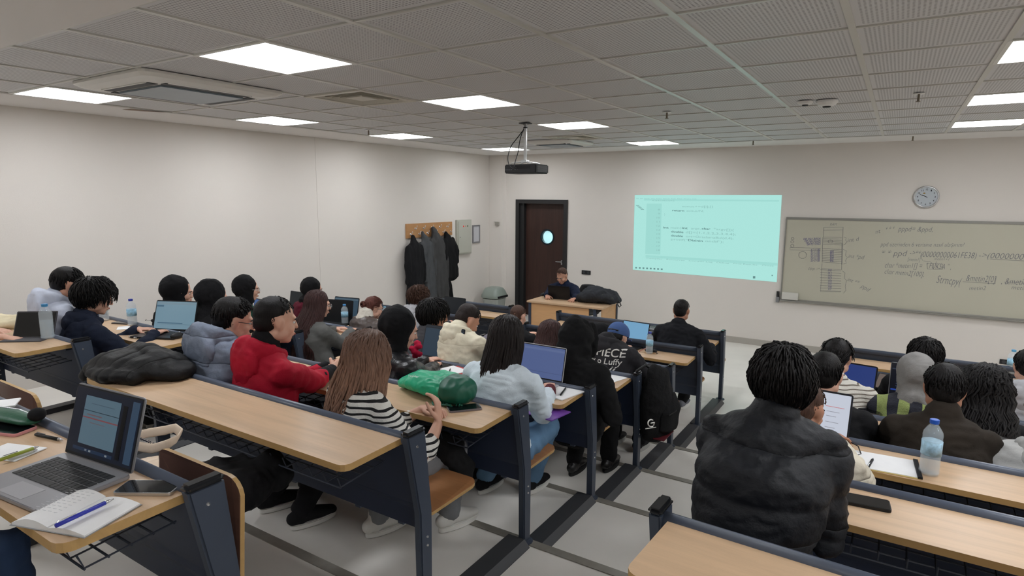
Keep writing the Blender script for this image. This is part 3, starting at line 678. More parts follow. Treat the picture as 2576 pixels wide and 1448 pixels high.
def coat(y, zt, zb, w_, m, label, depth=.10, sleeves=True, hood=False, lean=0.0, mats=None):
    x = XL + .05
    b = MB()
    hgt = zt - zb
    P = [(x + .02, y, zt), (x + .03, y + lean * .1, zt - .06 * hgt), (x + .06, y + lean * .25, zt - .18 * hgt), (x + .07, y + lean * .5, zt - .5 * hgt), (x + .08, y + lean * .8, zt - .8 * hgt), (x + .08, y + lean, zb + .02)]
    b.loft(P, [.025, .05, w_ * .42, w_ * .48, w_ * .52, w_ * .56], [.02, .04, depth * .6, depth * .7, depth * .7, depth * .72], side=(0, 1, 0), n=20)
    if sleeves:
        for s in (-1, 1):
            b.loft([(x + .06, y + lean * .2 + s * w_ * .36, zt - .17 * hgt), (x + .09, y + lean * .45 + s * w_ * .50, zt - .42 * hgt), (x + .09, y + lean * .6 + s * w_ * .47, zt - .66 * hgt)], [.055, .05, .045], [.045, .045, .04], side=(0, 1, 0), n=12)
    if hood: b.ell((x + .07, y, zt - .14 * hgt), (.06, .10, .09))
    me = remeshed(b, .012, 3, [(.012, (9, 14, 3.0), True), (.006, (22, 30, 9), False)])
    o = link('coat', me, m); recenter(o, (x, y, zb)); tag(o, label, 'coat', 'coats hanging on the rack'); return o
coat(7.12, 1.55, .50, .36, fabric('coat_black', (24, 24, 26)), 'black wool coat on the leftmost hook of the rack', lean=-.03)
coat(7.36, 1.60, .46, .24, fabric('coat_slate', (74, 76, 78)), 'thin slate grey jacket squeezed between the black coat and the long grey coat', lean=.12)
coat(7.62, 1.66, .42, .33, fabric('coat_grey', (66, 66, 66)), 'long charcoal grey coat hanging from the middle hook', lean=.13, depth=.13)
coat(7.93, 1.56, .82, .30, fabric('coat_black2', (20, 20, 21)), 'shorter black jacket on the right end of the rack', lean=.08)
coat(7.86, 1.05, .40, .16, fabric('coat_black3', (16, 16, 17)), 'black garment hanging low behind the shorter black jacket', lean=.06, sleeves=False)
# cabinet
CAB = mat('cabinet_paint', (184, 184, 172), rough=.4)
t = empty('electrical_cabinet', (XL, 8.48, 1.17), 0, 'pale grey electrical cabinet with a red and a green lamp beside the coat rack', 'cabinet')
MB().box((XL + .004, 8.28, 1.165), (XL + .05, 8.69, 1.76)).build('housing', CAB, t, bevel=.004)
dr = MB().box((XL + .05, 8.305, 1.19), (XL + .06, 8.665, 1.735)).build('cabinet_door', CAB, t, bevel=.002)
for y, m in ((8.44, mat('lamp_red', (190, 30, 24), rough=.3, emit=(220, 30, 20), estr=.5)), (8.50, mat('lamp_orange', (210, 110, 60), rough=.3)), (8.56, mat('lamp_green', (30, 70, 40), rough=.3))): MB().ell((XL + .062, y, 1.65), (.006, .014 if y != 8.50 else .007, .014), n=10).build('indicator', m, dr, smooth=True)
MB().ell((XL + .064, 8.34, 1.47), (.006, .008, .014), n=10).build('lock', SILVER, dr, smooth=True)
t = empty('notice_frame', (XL, 8.87, 1.35), 0, 'small silver framed notice right of the electrical cabinet', 'frame')
MB().box((XL + .006, 8.775, 1.35), (XL + .018, 8.975, 1.64)).build('notice_sheet', mat('notice_paper', (196, 196, 200), rough=.6), t)
b = MB()
for lo, hi in (((8.765, 1.335), (8.79, 1.655)), ((8.96, 1.335), (8.985, 1.655)), ((8.79, 1.335), (8.96, 1.36)), ((8.79, 1.63), (8.96, 1.655))): b.box((XL + .004, lo[0], lo[1]), (XL + .024, hi[0], hi[1]))
b.build('frame', mat('notice_frame', (138, 138, 142), rough=.35, metal=.4), t)
p = atx(1253, 563, XL + .02)
t = empty('wall_sensor', (XL, 9.24, 1.63), 0, 'small grey bracketed sensor on the corner pier', 'sensor')
p = aty(1252, 562, 9.30); MB().box((p.x - .03, 9.255, p.z - .035), (p.x + .04, 9.299, p.z + .03)).build('sensor_body', mat('sensor_grey', (150, 146, 138), rough=.4), t, bevel=.004); MB().box((p.x - .07, 9.27, p.z + .026), (p.x + .04, 9.299, p.z + .032)).build('bracket', mat('sensor_grey', (150, 146, 138)), t)

# waste bin with a dome lid
BINM = mat('bin_body', (160, 164, 158), rough=.45); LIDM = mat('bin_lid', (140, 150, 142), rough=.35)
c = atz(1233, 870, 0.0); bx_, by_ = -6.02, 8.93
t = empty('waste_bin', (bx_, by_, 0), 0, 'grey plastic waste bin with a green grey flap lid in the corner', 'bin')
pts = rounded(.34, .36, .09); N = len(pts)
b = MB(); lv = [(.80, 0.0), (.82, .01), (1.0, .36)]; vs = [(bx_ + (p[0] - .17) * s, by_ + (p[1] - .18) * s, z) for s, z in lv for p in pts]
b.add(vs, [(r_ * N + k, r_ * N + (k + 1) % N, (r_ + 1) * N + (k + 1) % N, (r_ + 1) * N + k) for r_ in range(2) for k in range(N)] + [tuple(range(N))[::-1], tuple(range(2 * N, 3 * N))]); b.build('bin_body', BINM, t, smooth=False)
b = MB(); lv = [(1.08, .375), (1.12, .39), (1.10, .43), (.95, .50), (.72, .545), (.4, .565), (.1, .57)]; vs = [(bx_ + (p[0] - .17) * s * (1 if s > .8 else 1.1), by_ + (p[1] - .18) * s, z) for s, z in lv for p in pts]
K = len(lv); b.add(vs, [(r_ * N + k, r_ * N + (k + 1) % N, (r_ + 1) * N + (k + 1) % N, (r_ + 1) * N + k) for r_ in range(K - 1) for k in range(N)] + [tuple(range(N))[::-1], tuple(range((K - 1) * N, K * N))]); o = b.build('bin_lid', LIDM, t, smooth=True)
MB().prism([(bx_ + .05, .385), (bx_ + .20, .385), (bx_ + .19, .42), (bx_ + .06, .43)], by_ - .15, by_ + .15, axis=1).build('flap_opening', BLACK, o)

# ---------------------------------------------------------------- projector on its pole
pj = atz(1322, 308, H); px, py = pj.x, pj.y
t = empty('projector', (px, py, H), 0, 'black projector hanging from the ceiling on a white pole', 'projector')
MB().box((px - .05, py - .05, H - .012), (px + .05, py + .05, H - .004)).build('ceiling_plate', BLACK, t, bevel=.002)
MB().tube([(px, py, H - .01), (px, py, 2.53)], .017, n=14).build('pole', mat('pole_white', (214, 214, 212), rough=.3), t, smooth=True)
b = MB(); b.box((px - .03, py - .03, 2.505), (px + .03, py + .03, 2.53)); 
for sx_, sy_ in ((-1, -1), (1, -1), (1, 1), (-1, 1)): b.tube([(px, py, 2.515), (px + .1 * sx_, py + .08 * sy_, 2.50), (px + .12 * sx_, py + .09 * sy_, 2.49)], .007, n=6)
b.build('spider_mount', mat('pole_white', (214, 214, 212)), t)
M = Matrix.Translation((px + .005, py + .02, 2.44)) @ Matrix.Rotation(rad(0), 4, 'Z')
b = MB(); b.box((-.185, -.13, -.045), (.185, .13, .045), M=M); bd = b.build('projector_body', mat('projector_shell', (28, 28, 30), rough=.45), t, bevel=.01)
b = MB(); b.lathe([(.0005, 0), (.04, 0), (.045, .03), (.038, .032), (.0005, .02)], M=M @ Matrix.Translation((.09, .13, 0)) @ Matrix.Rotation(-PI / 2, 4, 'X'), n=20); b.build('lens', mat('lens_black', (10, 10, 14), rough=.1), bd, smooth=True)
b = MB()
for k in range(7): b.box((-.17 + k * .022, -.1325, -.012), (-.157 + k * .022, -.13, -.004), M=M)
for k in range(9): b.box((.186, -.1, -.03 + k * .007), (.1865, .1, -.027 + k * .007), M=M)
b.build('ports', mat('port_grey', (90, 90, 92), rough=.5), bd)
MB().box((-.06, -.1323, .0), (.12, -.13, .03), M=M).build('grille', mat('projector_dark', (14, 14, 15), rough=.6), bd)
for nm, pts in (('power_cable', [(px - .012, py, 2.84), (px - .06, py - .04, 2.76), (px - .13, py - .07, 2.66), (px - .13, py - .12, 2.55), (px - .08, py - .17, 2.47), (px - .05, py - .13, 2.43)]), ('signal_cable', [(px - .012, py, 2.86), (px - .035, py - .04, 2.74), (px - .05, py - .06, 2.6), (px - .04, py - .12, 2.52), (px - .03, py - .16, 2.46), (px - .02, py - .13, 2.44)]), ('white_cable', [(px + .03, py, 2.50), (px + .06, py - .05, 2.515), (px + .09, py - .06, 2.50), (px + .1, py - .05, 2.485)])):
    def cr(P, m_=6):
        P = [Vector(p) for p in P]; P = [P[0] * 2 - P[1]] + P + [P[-1] * 2 - P[-2]]; out = []
        for i in range(1, len(P) - 2):
            for k in range(m_):
                s = k / m_; a, b_, c_, d_ = P[i - 1:i + 3]
                out.append(.5 * ((2 * b_) + (c_ - a) * s + (2 * a - 5 * b_ + 4 * c_ - d_) * s * s + (3 * b_ - a - 3 * c_ + d_) * s ** 3))
        out.append(P[-2]); return out
    MB().tube(cr(pts), .0045, n=6).build(nm, BLACK if 'white' not in nm else WHITEP, t, smooth=True)
MB().ell((px, py, 2.85), (.024, .024, .012), n=10).build('cable_tie', BLACK, t)

# ---------------------------------------------------------------- teacher's desk
TD = Matrix.Translation((-4.32, 7.22, 0)) @ Matrix.Rotation(rad(2), 4, 'Z')
t = empty('teacher_desk', (-3.75, 7.5, 0), 0, 'wood panelled teacher desk with grey steel legs at the front of the room', 'desk')
MB().prism([(0.0, 0), (1.13, 0), (1.13, .60), (0, .60)], .698, .722, M=TD).build('desk_top', DESKWOOD, t, bevel=.003)
MB().box((.05, .03, .12), (.93, .048, .69), M=TD).build('front_panel', wood('desk_panel', (214, 168, 120), dark=.88, rough=.4), t)
MB().box((1.10, .05, .12), (1.115, .55, .69), M=TD).build('side_panel', wood('desk_panel', (214, 168, 120)), t)
for x, y in ((.02, .02), (1.0, .02), (.02, .55), (1.09, .55)): MB().box((x, y, 0), (x + .04, y + .04, .70), M=TD).build('leg', METAL, t)
MB().box((1.0, .03, .64), (1.04, .58, .697), M=TD).build('side_rail', RAIL, t)
cat_ = Matrix.Translation((-3.95, 8.28, 0)) @ Matrix.Rotation(rad(8), 4, 'Z')
t = empty('office_chair', (-3.95, 8.28, 0), 0, 'black office chair behind the teacher desk', 'chair')
MB().ell((0, 0, .43), (.25, .24, .04)).build('seat', BLACK, t, smooth=True).data.transform(cat_)
b = MB(); b.loft([(0, .24, .5), (0, .27, .7), (0, .26, .80)], [.16, .18, .12], [.03, .03, .025], side=(1, 0, 0)); o = b.build('backrest', BLACK, t, smooth=True); o.data.transform(cat_)
b = MB(); b.tube([(0, 0, .1), (0, 0, .41)], .025)
for k in range(5): a = 2 * PI * k / 5; b.tube([(0, 0, .1), (.27 * math.cos(a), .27 * math.sin(a), .06)], .018, n=6); b.ell((.27 * math.cos(a), .27 * math.sin(a), .03), (.028, .028, .03), n=8)
b.tube([(0, .05, .42), (0, .26, .40), (0, .28, .55)], .015)
b.build('base', CAPM, t).data.transform(cat_)
b = MB()
for s in (-1, 1): b.tube([(s * .2, .05, .42), (s * .28, .05, .5), (s * .28, .05, .62)], .014, n=6); b.box((s * .28 - .03, -.1, .62), (s * .28 + .03, .16, .645))
b.build('armrests', CAPM, t).data.transform(cat_)
# ---------------------------------------------------------------- lecture benches
BLK = {'M': (-3.35, -1.44), 'L': (-5.62, -4.07), 'R': (-0.52, 1.45)}
def bench(k, blk, seats_up, label, nseat=3, perf=False, rot=0.0, x0=None, x1=None, wire=True, dy=0.0):
    xa, xb = BLK[blk]
    if x0 is not None: xa = x0
    if x1 is not None: xb = x1
    y, zt, zp = ROW_Y[k] + dy, TOPZ[k], POSTZ[k]; zf = TREAD[k - 1] if k > -2 else TREAD[k]; zs = TREAD[k]
    zf0 = zf + (.03 if zf == zs else .002)
    t = empty('lecture_bench', (xa if blk == 'R' else xb, y, zf), 0, label, 'lecture bench', 'lecture benches with folding seats')
    def bd(b, nm, m, par=None, **kw): return b.build(nm, m, par or t, **kw)
    for x in (xa, xb - .036):
        b = MB(); yb = y - .052
        poly = [(y - .028, zf0), (y + .032, zf0), (y + .036, zp - .34), (yb + .056, zp - .01), (yb - .044, zp - .01), (y - .034, zp - .34)]
        b.prism(poly, x, x + .036, axis=0); po = bd(b, 'end_post', METAL, bevel=.006)
        b = MB(); b.box((x - .003, yb - .046, zp - .016), (x + .039, yb + .058, zp + .006)); bd(b, 'post_cap', CAPM, po, bevel=.0088)
        b = MB()
        for yy, zz in ((yb + .006, zp - .06), (y + .004, zf + .30), (y + .004, zf + .265)):
            for xx in (x - .002, x + .036): b.lathe([(.0005, 0), (.006, 0), (.0045, .003), (.0005, .0035)], M=Matrix.Translation((xx if xx > x else xx + .002, yy, zz)) @ Matrix.Rotation(PI / 2 if xx > x else -PI / 2, 4, 'Y'), n=8)
        bd(b, 'bolt', SILVER, po)
        b = MB(); b.lathe([(.045, zf0 - .002), (.045, zf0 + .006), (.02, zf0 + .012)], M=Matrix.Translation((x + .018, y, 0)), n=16); bd(b, 'foot_plate', METAL, po)
    # base channel running forward along the tier, at both ends
    if k < 6:
        ye = ROW_Y[k + 1] - .035
        for x, sgn in ((xa, 1), (xb, -1)):
            xi, xo = (x - .035, x + .10) if sgn > 0 else (x - .10, x + .035)
            b = MB(); ys = y + (.036 if zs < zf else -.0)
            prof = [(xi, zs + .001), (xo, zs + .001), (xo, zs + .006), (xo - .03, zs + .038), (xi + .012, zs + .038), (xi, zs + .006)] if sgn < 0 else [(xi, zs + .001), (xo, zs + .001), (xo, zs + .006), (xo - .012, zs + .038), (xi + .03, zs + .038), (xi, zs + .006)]
            b.prism(prof, ys, ye, axis=1); bd(b, 'floor_channel', mat('channel_metal', (62, 63, 66), rough=.45, spec=.4))
    # steel modesty panel
    pz0, pz1 = zf + .30 if k > -2 else zf + .3, zp - .045
    PT = 'perf' if perf else None
    b = MB(); zm = pz0 + .10
    prof = [(y + .030, pz0), (y + .036, pz0), (y + .036, zm - .02), (y + .028, zm), (y + .028, zp - .34), (y - .050, pz1), (y - .056, pz1), (y + .022, zp - .34), (y + .022, zm), (y + .030, zm - .02)]
    b.prism(prof, xa + .034, xb - .034, axis=0); bd(b, 'back_panel', PANEL if k < 5 else METAL)
    if perf:
        b = MB(); 
        for i in range(int((xb - xa - .12) / .05)):
            for j in range(4):
                xx = xa + .07 + i * .05; zz = pz0 + .12 + j * .05
                b.lathe([(.0005, -.001), (.005, -.001), (.005, .0), (.0005, .0)], M=Matrix.Translation((xx, y + .022, zz)) @ Matrix.Rotation(PI / 2, 4, 'X'), n=6)
        bd(b, 'perforations', mat('perforation_light', (196, 194, 188), rough=.8))
    b = MB(); yr, zr = y - .060, zp - .035
    b.loft([(xa + .034, yr, zr), (xb - .034, yr, zr)], [.019, .019], [.024, .024], side=(0, 1, 0), n=12, dome=False); bd(b, 'top_rail', RAIL if k < 5 else METAL, smooth=True)
    # writing top with rounded rear corners
    dep = .30
    xi, xo = xa + .045, xb - .045; y1 = y - .06; y0 = y1 - dep; r = .035
    pts = [(xi + .006, y1), (xi, y0 + r)] + [(xi + r - r * math.cos(rad(a)), y0 + r - r * math.sin(rad(a))) for a in (25, 50, 75)] + [(xi + r, y0), (xo - r, y0)] + [(xo - r + r * math.sin(rad(a)), y0 + r - r * math.cos(rad(a))) for a in (25, 50, 75)] + [(xo, y0 + r), (xo - .006, y1)]
    N = len(pts); b = MB(); b.prism(pts[::-1], zt - .024, zt, axis=2)
    me = b.mesh('tabletop'); me.materials.append(DESKWOOD); me.materials.append(EDGEWOOD)
    for p in me.polygons: p.material_index = 0 if abs(p.normal.z) > .5 else 1
    o = link('tabletop', me, None, t)
    bd(MB().box((xi + .1, y1 - .02, zt - .055), (xi + .13, y - .03, zt - .026)).box((xo - .13, y1 - .02, zt - .055), (xo - .1, y - .03, zt - .026)).box(((xi + xo) / 2 - .015, y1 - .22, zt - .05), ((xi + xo) / 2 + .015, y - .03, zt - .026)), 'top_bracket', METAL)
    if wire:
        b = MB(); zw = zt - .13; xs0, xs1 = xi + .12, xo - .12
        for q in range(5): yy = y - .05 - q * .055; b.tube([(xs0, yy, zw - q * .004), (xs1, yy, zw - q * .004)], .0032, n=5)
        m_ = int((xs1 - xs0) / .075)
        for q in range(m_ + 1): xx = xs0 + q * (xs1 - xs0) / m_; b.tube([(xx, y - .045, zw + .004), (xx, y - .27, zw - .012), (xx, y - .285, zw + .03)], .0028, n=5)
        bd(b, 'wire_shelf', mat('wire_metal', (48, 54, 66), rough=.4))
    # folding plywood seats on the front side
    n_ = nseat; wS = (xb - xa - .16) / n_; zh = zs + (.43 if k < 4 else .36)
    for q in range(n_):
        sw = min(wS - .04, .43); cx = xa + .075 + sw / 2 + q * (xb - xa - .15 - sw) / (n_ - 1)
        up = seats_up[q]
        pts = rounded(sw, .38, .05, 4)
        b = MB(); NP = len(pts); cy = .38
        vs = []
        for side in (0, 1):
            for a, c in pts:
                xx = a - sw / 2; bend = .03 * (1 - (2 * xx / sw) ** 2) * 0 + .018 * math.sin(c / .38 * PI) ; vs.append(Vector((xx, c, -bend + side * .014)))
        b.add(vs, [tuple(range(NP))[::-1], tuple(range(NP, 2 * NP))] + [(i, (i + 1) % NP, NP + (i + 1) % NP, NP + i) for i in range(NP)])
        M = Matrix.Translation((cx, y + .075, zh)) @ (Matrix.Rotation(rad(86), 4, 'X') if up else Matrix.Identity(4))
        me = b.mesh('seat'); me.transform(M)
        me.materials.append(SEATBACK if up else SEATWOOD); me.materials.append(EDGEWOOD)
        for i, p in enumerate(me.polygons): p.material_index = 1 if i >= 2 else 0
        so = link('seat', me, None, t)
        b = MB(); b.box((cx - sw * .32, y + .034, zh - .03), (cx - sw * .32 + .03, y + .10, zh - .004)); b.box((cx + sw * .32 - .03, y + .034, zh - .03), (cx + sw * .32, y + .10, zh - .004))
        bd(b, 'hinge', METAL, so)
    if rot: t.rotation_euler = (0, 0, rad(rot))
    return t
D0 = (False, False, False)
bench(-1, 'M', (True, False, True), 'foreground bench at the lower left holding the open silver laptop and notebook')
bench(0, 'M', D0, 'long empty bench with the black coat heaped on its far left end')
bench(1, 'M', D0, 'bench with the green drawstring bag and a phone on its top')
bench(2, 'M', D0, 'bench carrying the dark screened laptop, red notebook and silver framed laptop')
bench(3, 'M', D0, 'bench with the black backpack hung from its end post')
bench(4, 'M', D0, 'bench with a bare pale top end just behind the man in the blue cap')
bench(5, 'M', D0, 'bench with a small blue capped water bottle standing near its end', x0=-3.36)
bench(6, 'M', D0, 'front middle bench with dotted perforated panel before the teacher desk', perf=True, x0=-3.42)
bench(0, 'L', (False, False), 'left bench with the full water bottle and the tablet case on it', 2)
bench(1, 'L', (False, False), 'left bench where the boy in the navy sweater types', 2)
bench(2, 'L', (False, False), 'left bench behind the long haired woman in the grey coat', 2)
bench(3, 'L', (False, False), 'left bench under the woman in grey coat, with small bottle and pencil case', 2)
bench(4, 'L', (False, False), 'left bench behind the man in the brown leather jacket, toward the wall', 2)
bench(5, 'L', (True, False), 'left bench just in front of the curly haired boy in the grey hoodie', 2, x0=-5.55)
bench(6, 'L', (True, True), 'front left bench with nobody at it, before the waste bin', 2)
RB = bench(0, 'R', (False, False, False), 'right foreground bench in the bottom right corner', dy=-.03, rot=-2.0)
bench(1, 'R', (False, False, False), 'right bench with the black phone lying on its bare top')
bench(2, 'R', (False, False, False), 'right bench with the ringbound paper pad and the tall water bottle')
bench(3, 'R', (False, False, False), 'right bench with the teal capped bottle behind the man in the brown blazer')
bench(4, 'R', (False, False, False), 'right bench with the tablet and dark bag before the striped shirt')
bench(5, 'R', (False, False, False), 'right bench behind the front one, beside the grey headscarf')
bench(6, 'R', (False, False, False), 'front right bench by the wall under the whiteboard')
# ---------------------------------------------------------------- people
def rx(a): return Matrix.Rotation(rad(a), 3, 'X')
def ry(a): return Matrix.Rotation(rad(a), 3, 'Y')
def rz(a): return Matrix.Rotation(rad(a), 3, 'Z')
def hand_parts(b, W, fdir, back, side, pose='flat', s=1.0, spread=1.0):
    """palm and five separate fingers; W wrist, fdir towards the fingertips, back = back of the hand, side +1 = thumb towards fdir x back"""
    f = Vector(fdir).normalized(); k = Vector(back); k = (k - f * k.dot(f)).normalized(); t = f.cross(k) * side
    def P(x, y, z): return W + (t * x + f * y + k * z) * s
    b.loft([P(0, -.02, 0), P(0, .03, 0), P(.002, .06, .002), P(0, .088, 0)], [.024 * s, .032 * s, .038 * s, .036 * s], [.019 * s, .016 * s, .014 * s, .011 * s], side=t, n=12)
    curl = {'flat': (8, 14, 14), 'type': (22, 26, 20), 'curl': (50, 62, 40), 'fist': (78, 88, 60), 'point': (14, 20, 16)}[pose]
    for i, (x, L_) in enumerate(((.029, .070), (.010, .079), (-.010, .074), (-.028, .058))):
        ang = 0; p = P(x, .082, .002); dirx = .06 * spread * (1.5 - i) * .9
        segs = (.46, .30, .24); pts = [p]; rr = [.0088 * s]
        cl = curl if not (pose == 'point' and i > 0) else (60, 70, 50)
        for q in range(3):
            ang += cl[q] + (i * 2); a = rad(ang); d = (f * math.cos(a) - k * math.sin(a) + t * dirx).normalized()
            p = p + d * (L_ * segs[q] * s); pts.append(p); rr.append((.0082, .0076, .0066)[q] * s)
        b.loft(pts, rr, rr, side=t, n=8)
    a0 = P(.026, .018, -.004); d1 = (t * .75 + f * .62 - k * .25).normalized(); d2 = (t * .45 + f * .85 - k * .25).normalized(); d3 = (t * .2 + f * .95 - k * .3).normalized()
    if pose in ('curl', 'fist'): d2 = (t * .1 + f * .8 - k * .6).normalized(); d3 = (-t * .3 + f * .7 - k * .6).normalized()
    p1 = a0 + d1 * .038 * s; p2 = p1 + d2 * .032 * s; p3 = p2 + d3 * .024 * s
    b.loft([P(.012, .0, 0), a0, p1, p2, p3], [.014 * s, .0135 * s, .0105 * s, .0095 * s, .0078 * s], [.014 * s, .0135 * s, .0105 * s, .0095 * s, .0078 * s], side=k, n=8)
def head_parts(b, H, R, s):
    def E(c, r, M=None): b.ell(H + R @ (Vector(c) * s), [x * s for x in r], R if M is None else R @ M, n=20)
    E((0, -.014, .034), (.075, .094, .083)); E((0, .022, -.022), (.062, .066, .082)); E((0, .040, -.078), (.040, .040, .030)); E((0, .062, -.092), (.022, .018, .018))
    E((0, .074, .020), (.050, .018, .016)); E((.036, .055, -.030), (.026, .026, .026)); E((-.036, .055, -.030), (.026, .026, .026))
    b.loft([H + R @ Vector((0, .080, .016)) * s, H + R @ Vector((0, .093, -.008)) * s, H + R @ Vector((0, .103, -.030)) * s], [.009 * s, .010 * s, .014 * s], [.010 * s, .011 * s, .011 * s], side=R @ Vector((1, 0, 0)), n=10)
    E((0, .084, -.058), (.024, .012, .006)); E((0, .082, -.067), (.021, .012, .006))
    E((.050, .0, -.055), (.022, .045, .03)); E((-.050, .0, -.055), (.022, .045, .03))
    for q in (-1, 1):
        E((q * .076, -.006, -.006), (.009, .021, .032), ry(q * 12)); E((q * .080, -.010, .014), (.007, .016, .012), ry(q * 20))
def face_features(H, R, s, brow=BROWM):
    out = []
    for q in (-1, 1):
        b = MB(); b.ell(H + R @ Vector((q * .031, .0735, -.001)) * s, (.0125 * s, .010 * s, .0065 * s), R, n=12); me = b.mesh(); me.materials.append(EYEW); out.append(me)
        b = MB(); b.ell(H + R @ Vector((q * .031, .0825, -.002)) * s, (.0055 * s, .002 * s, .0055 * s), R, n=10); me = b.mesh(); me.materials.append(EYEB); out.append(me)
        b = MB(); b.loft([H + R @ Vector((q * .014, .090, .016)) * s, H + R @ Vector((q * .034, .088, .021)) * s, H + R @ Vector((q * .052, .074, .016)) * s], [.004 * s] * 3, [.003 * s] * 3, n=6); me = b.mesh(); me.materials.append(brow); out.append(me)
    b = MB(); b.ell(H + R @ Vector((0, .0935, -.0625)) * s, (.020 * s, .004 * s, .0065 * s), R, n=10); me = b.mesh(); me.materials.append(LIPM); out.append(me)
    return out
def hairmat(name, rgb, rough=.55, spec=.3):
    key = 'hair_' + name
    if key in _mats: return _mats[key]
    return mat(key, rgb, rough=rough, spec=spec, bump=.35, bscale=40, stretch=(5, 5, .6), var=.35, vscale=26)
HAIRBLK = hairmat('black', (15, 12, 12)); HAIRDK = hairmat('dark_brown', (34, 25, 23)); HAIRBR = hairmat('brown', (74, 52, 42)); HAIRRED = hairmat('auburn', (92, 52, 44)); HAIRLT = hairmat('light_brown', (122, 94, 78))
def ombre(name, top, tip, z0, z1):
    m = hairmat(name, tip); nt = m.node_tree; b = nt.nodes['Principled BSDF']
    tc = nt.nodes.new('ShaderNodeTexCoord'); sx = nt.nodes.new('ShaderNodeSeparateXYZ'); nt.links.new(tc.outputs['Object'], sx.inputs[0])
    mr = nt.nodes.new('ShaderNodeMapRange'); mr.inputs[1].default_value = z0; mr.inputs[2].default_value = z1; nt.links.new(sx.outputs[2], mr.inputs[0])
    mx = nt.nodes.new('ShaderNodeMix'); mx.data_type = 'RGBA'; mx.inputs[7].default_value = lin(*top); nt.links.new(mr.outputs[0], mx.inputs[0])
    src = b.inputs['Base Color'].links[0].from_socket; nt.links.new(src, mx.inputs[6]); nt.links.new(mx.outputs[2], b.inputs['Base Color']); return m
HAIRMAR = hairmat('maroon_brown', (58, 36, 34))
def lock(b, pts, r0, r1=None, n=5, flat=.6):
    m = len(pts); r1 = r0 * .25 if r1 is None else r1
    rr = [r0 * (1 - (i / (m - 1)) ** 2) + r1 * (i / (m - 1)) ** 2 for i in range(m)]
    b.tube(pts, rr, n=n)
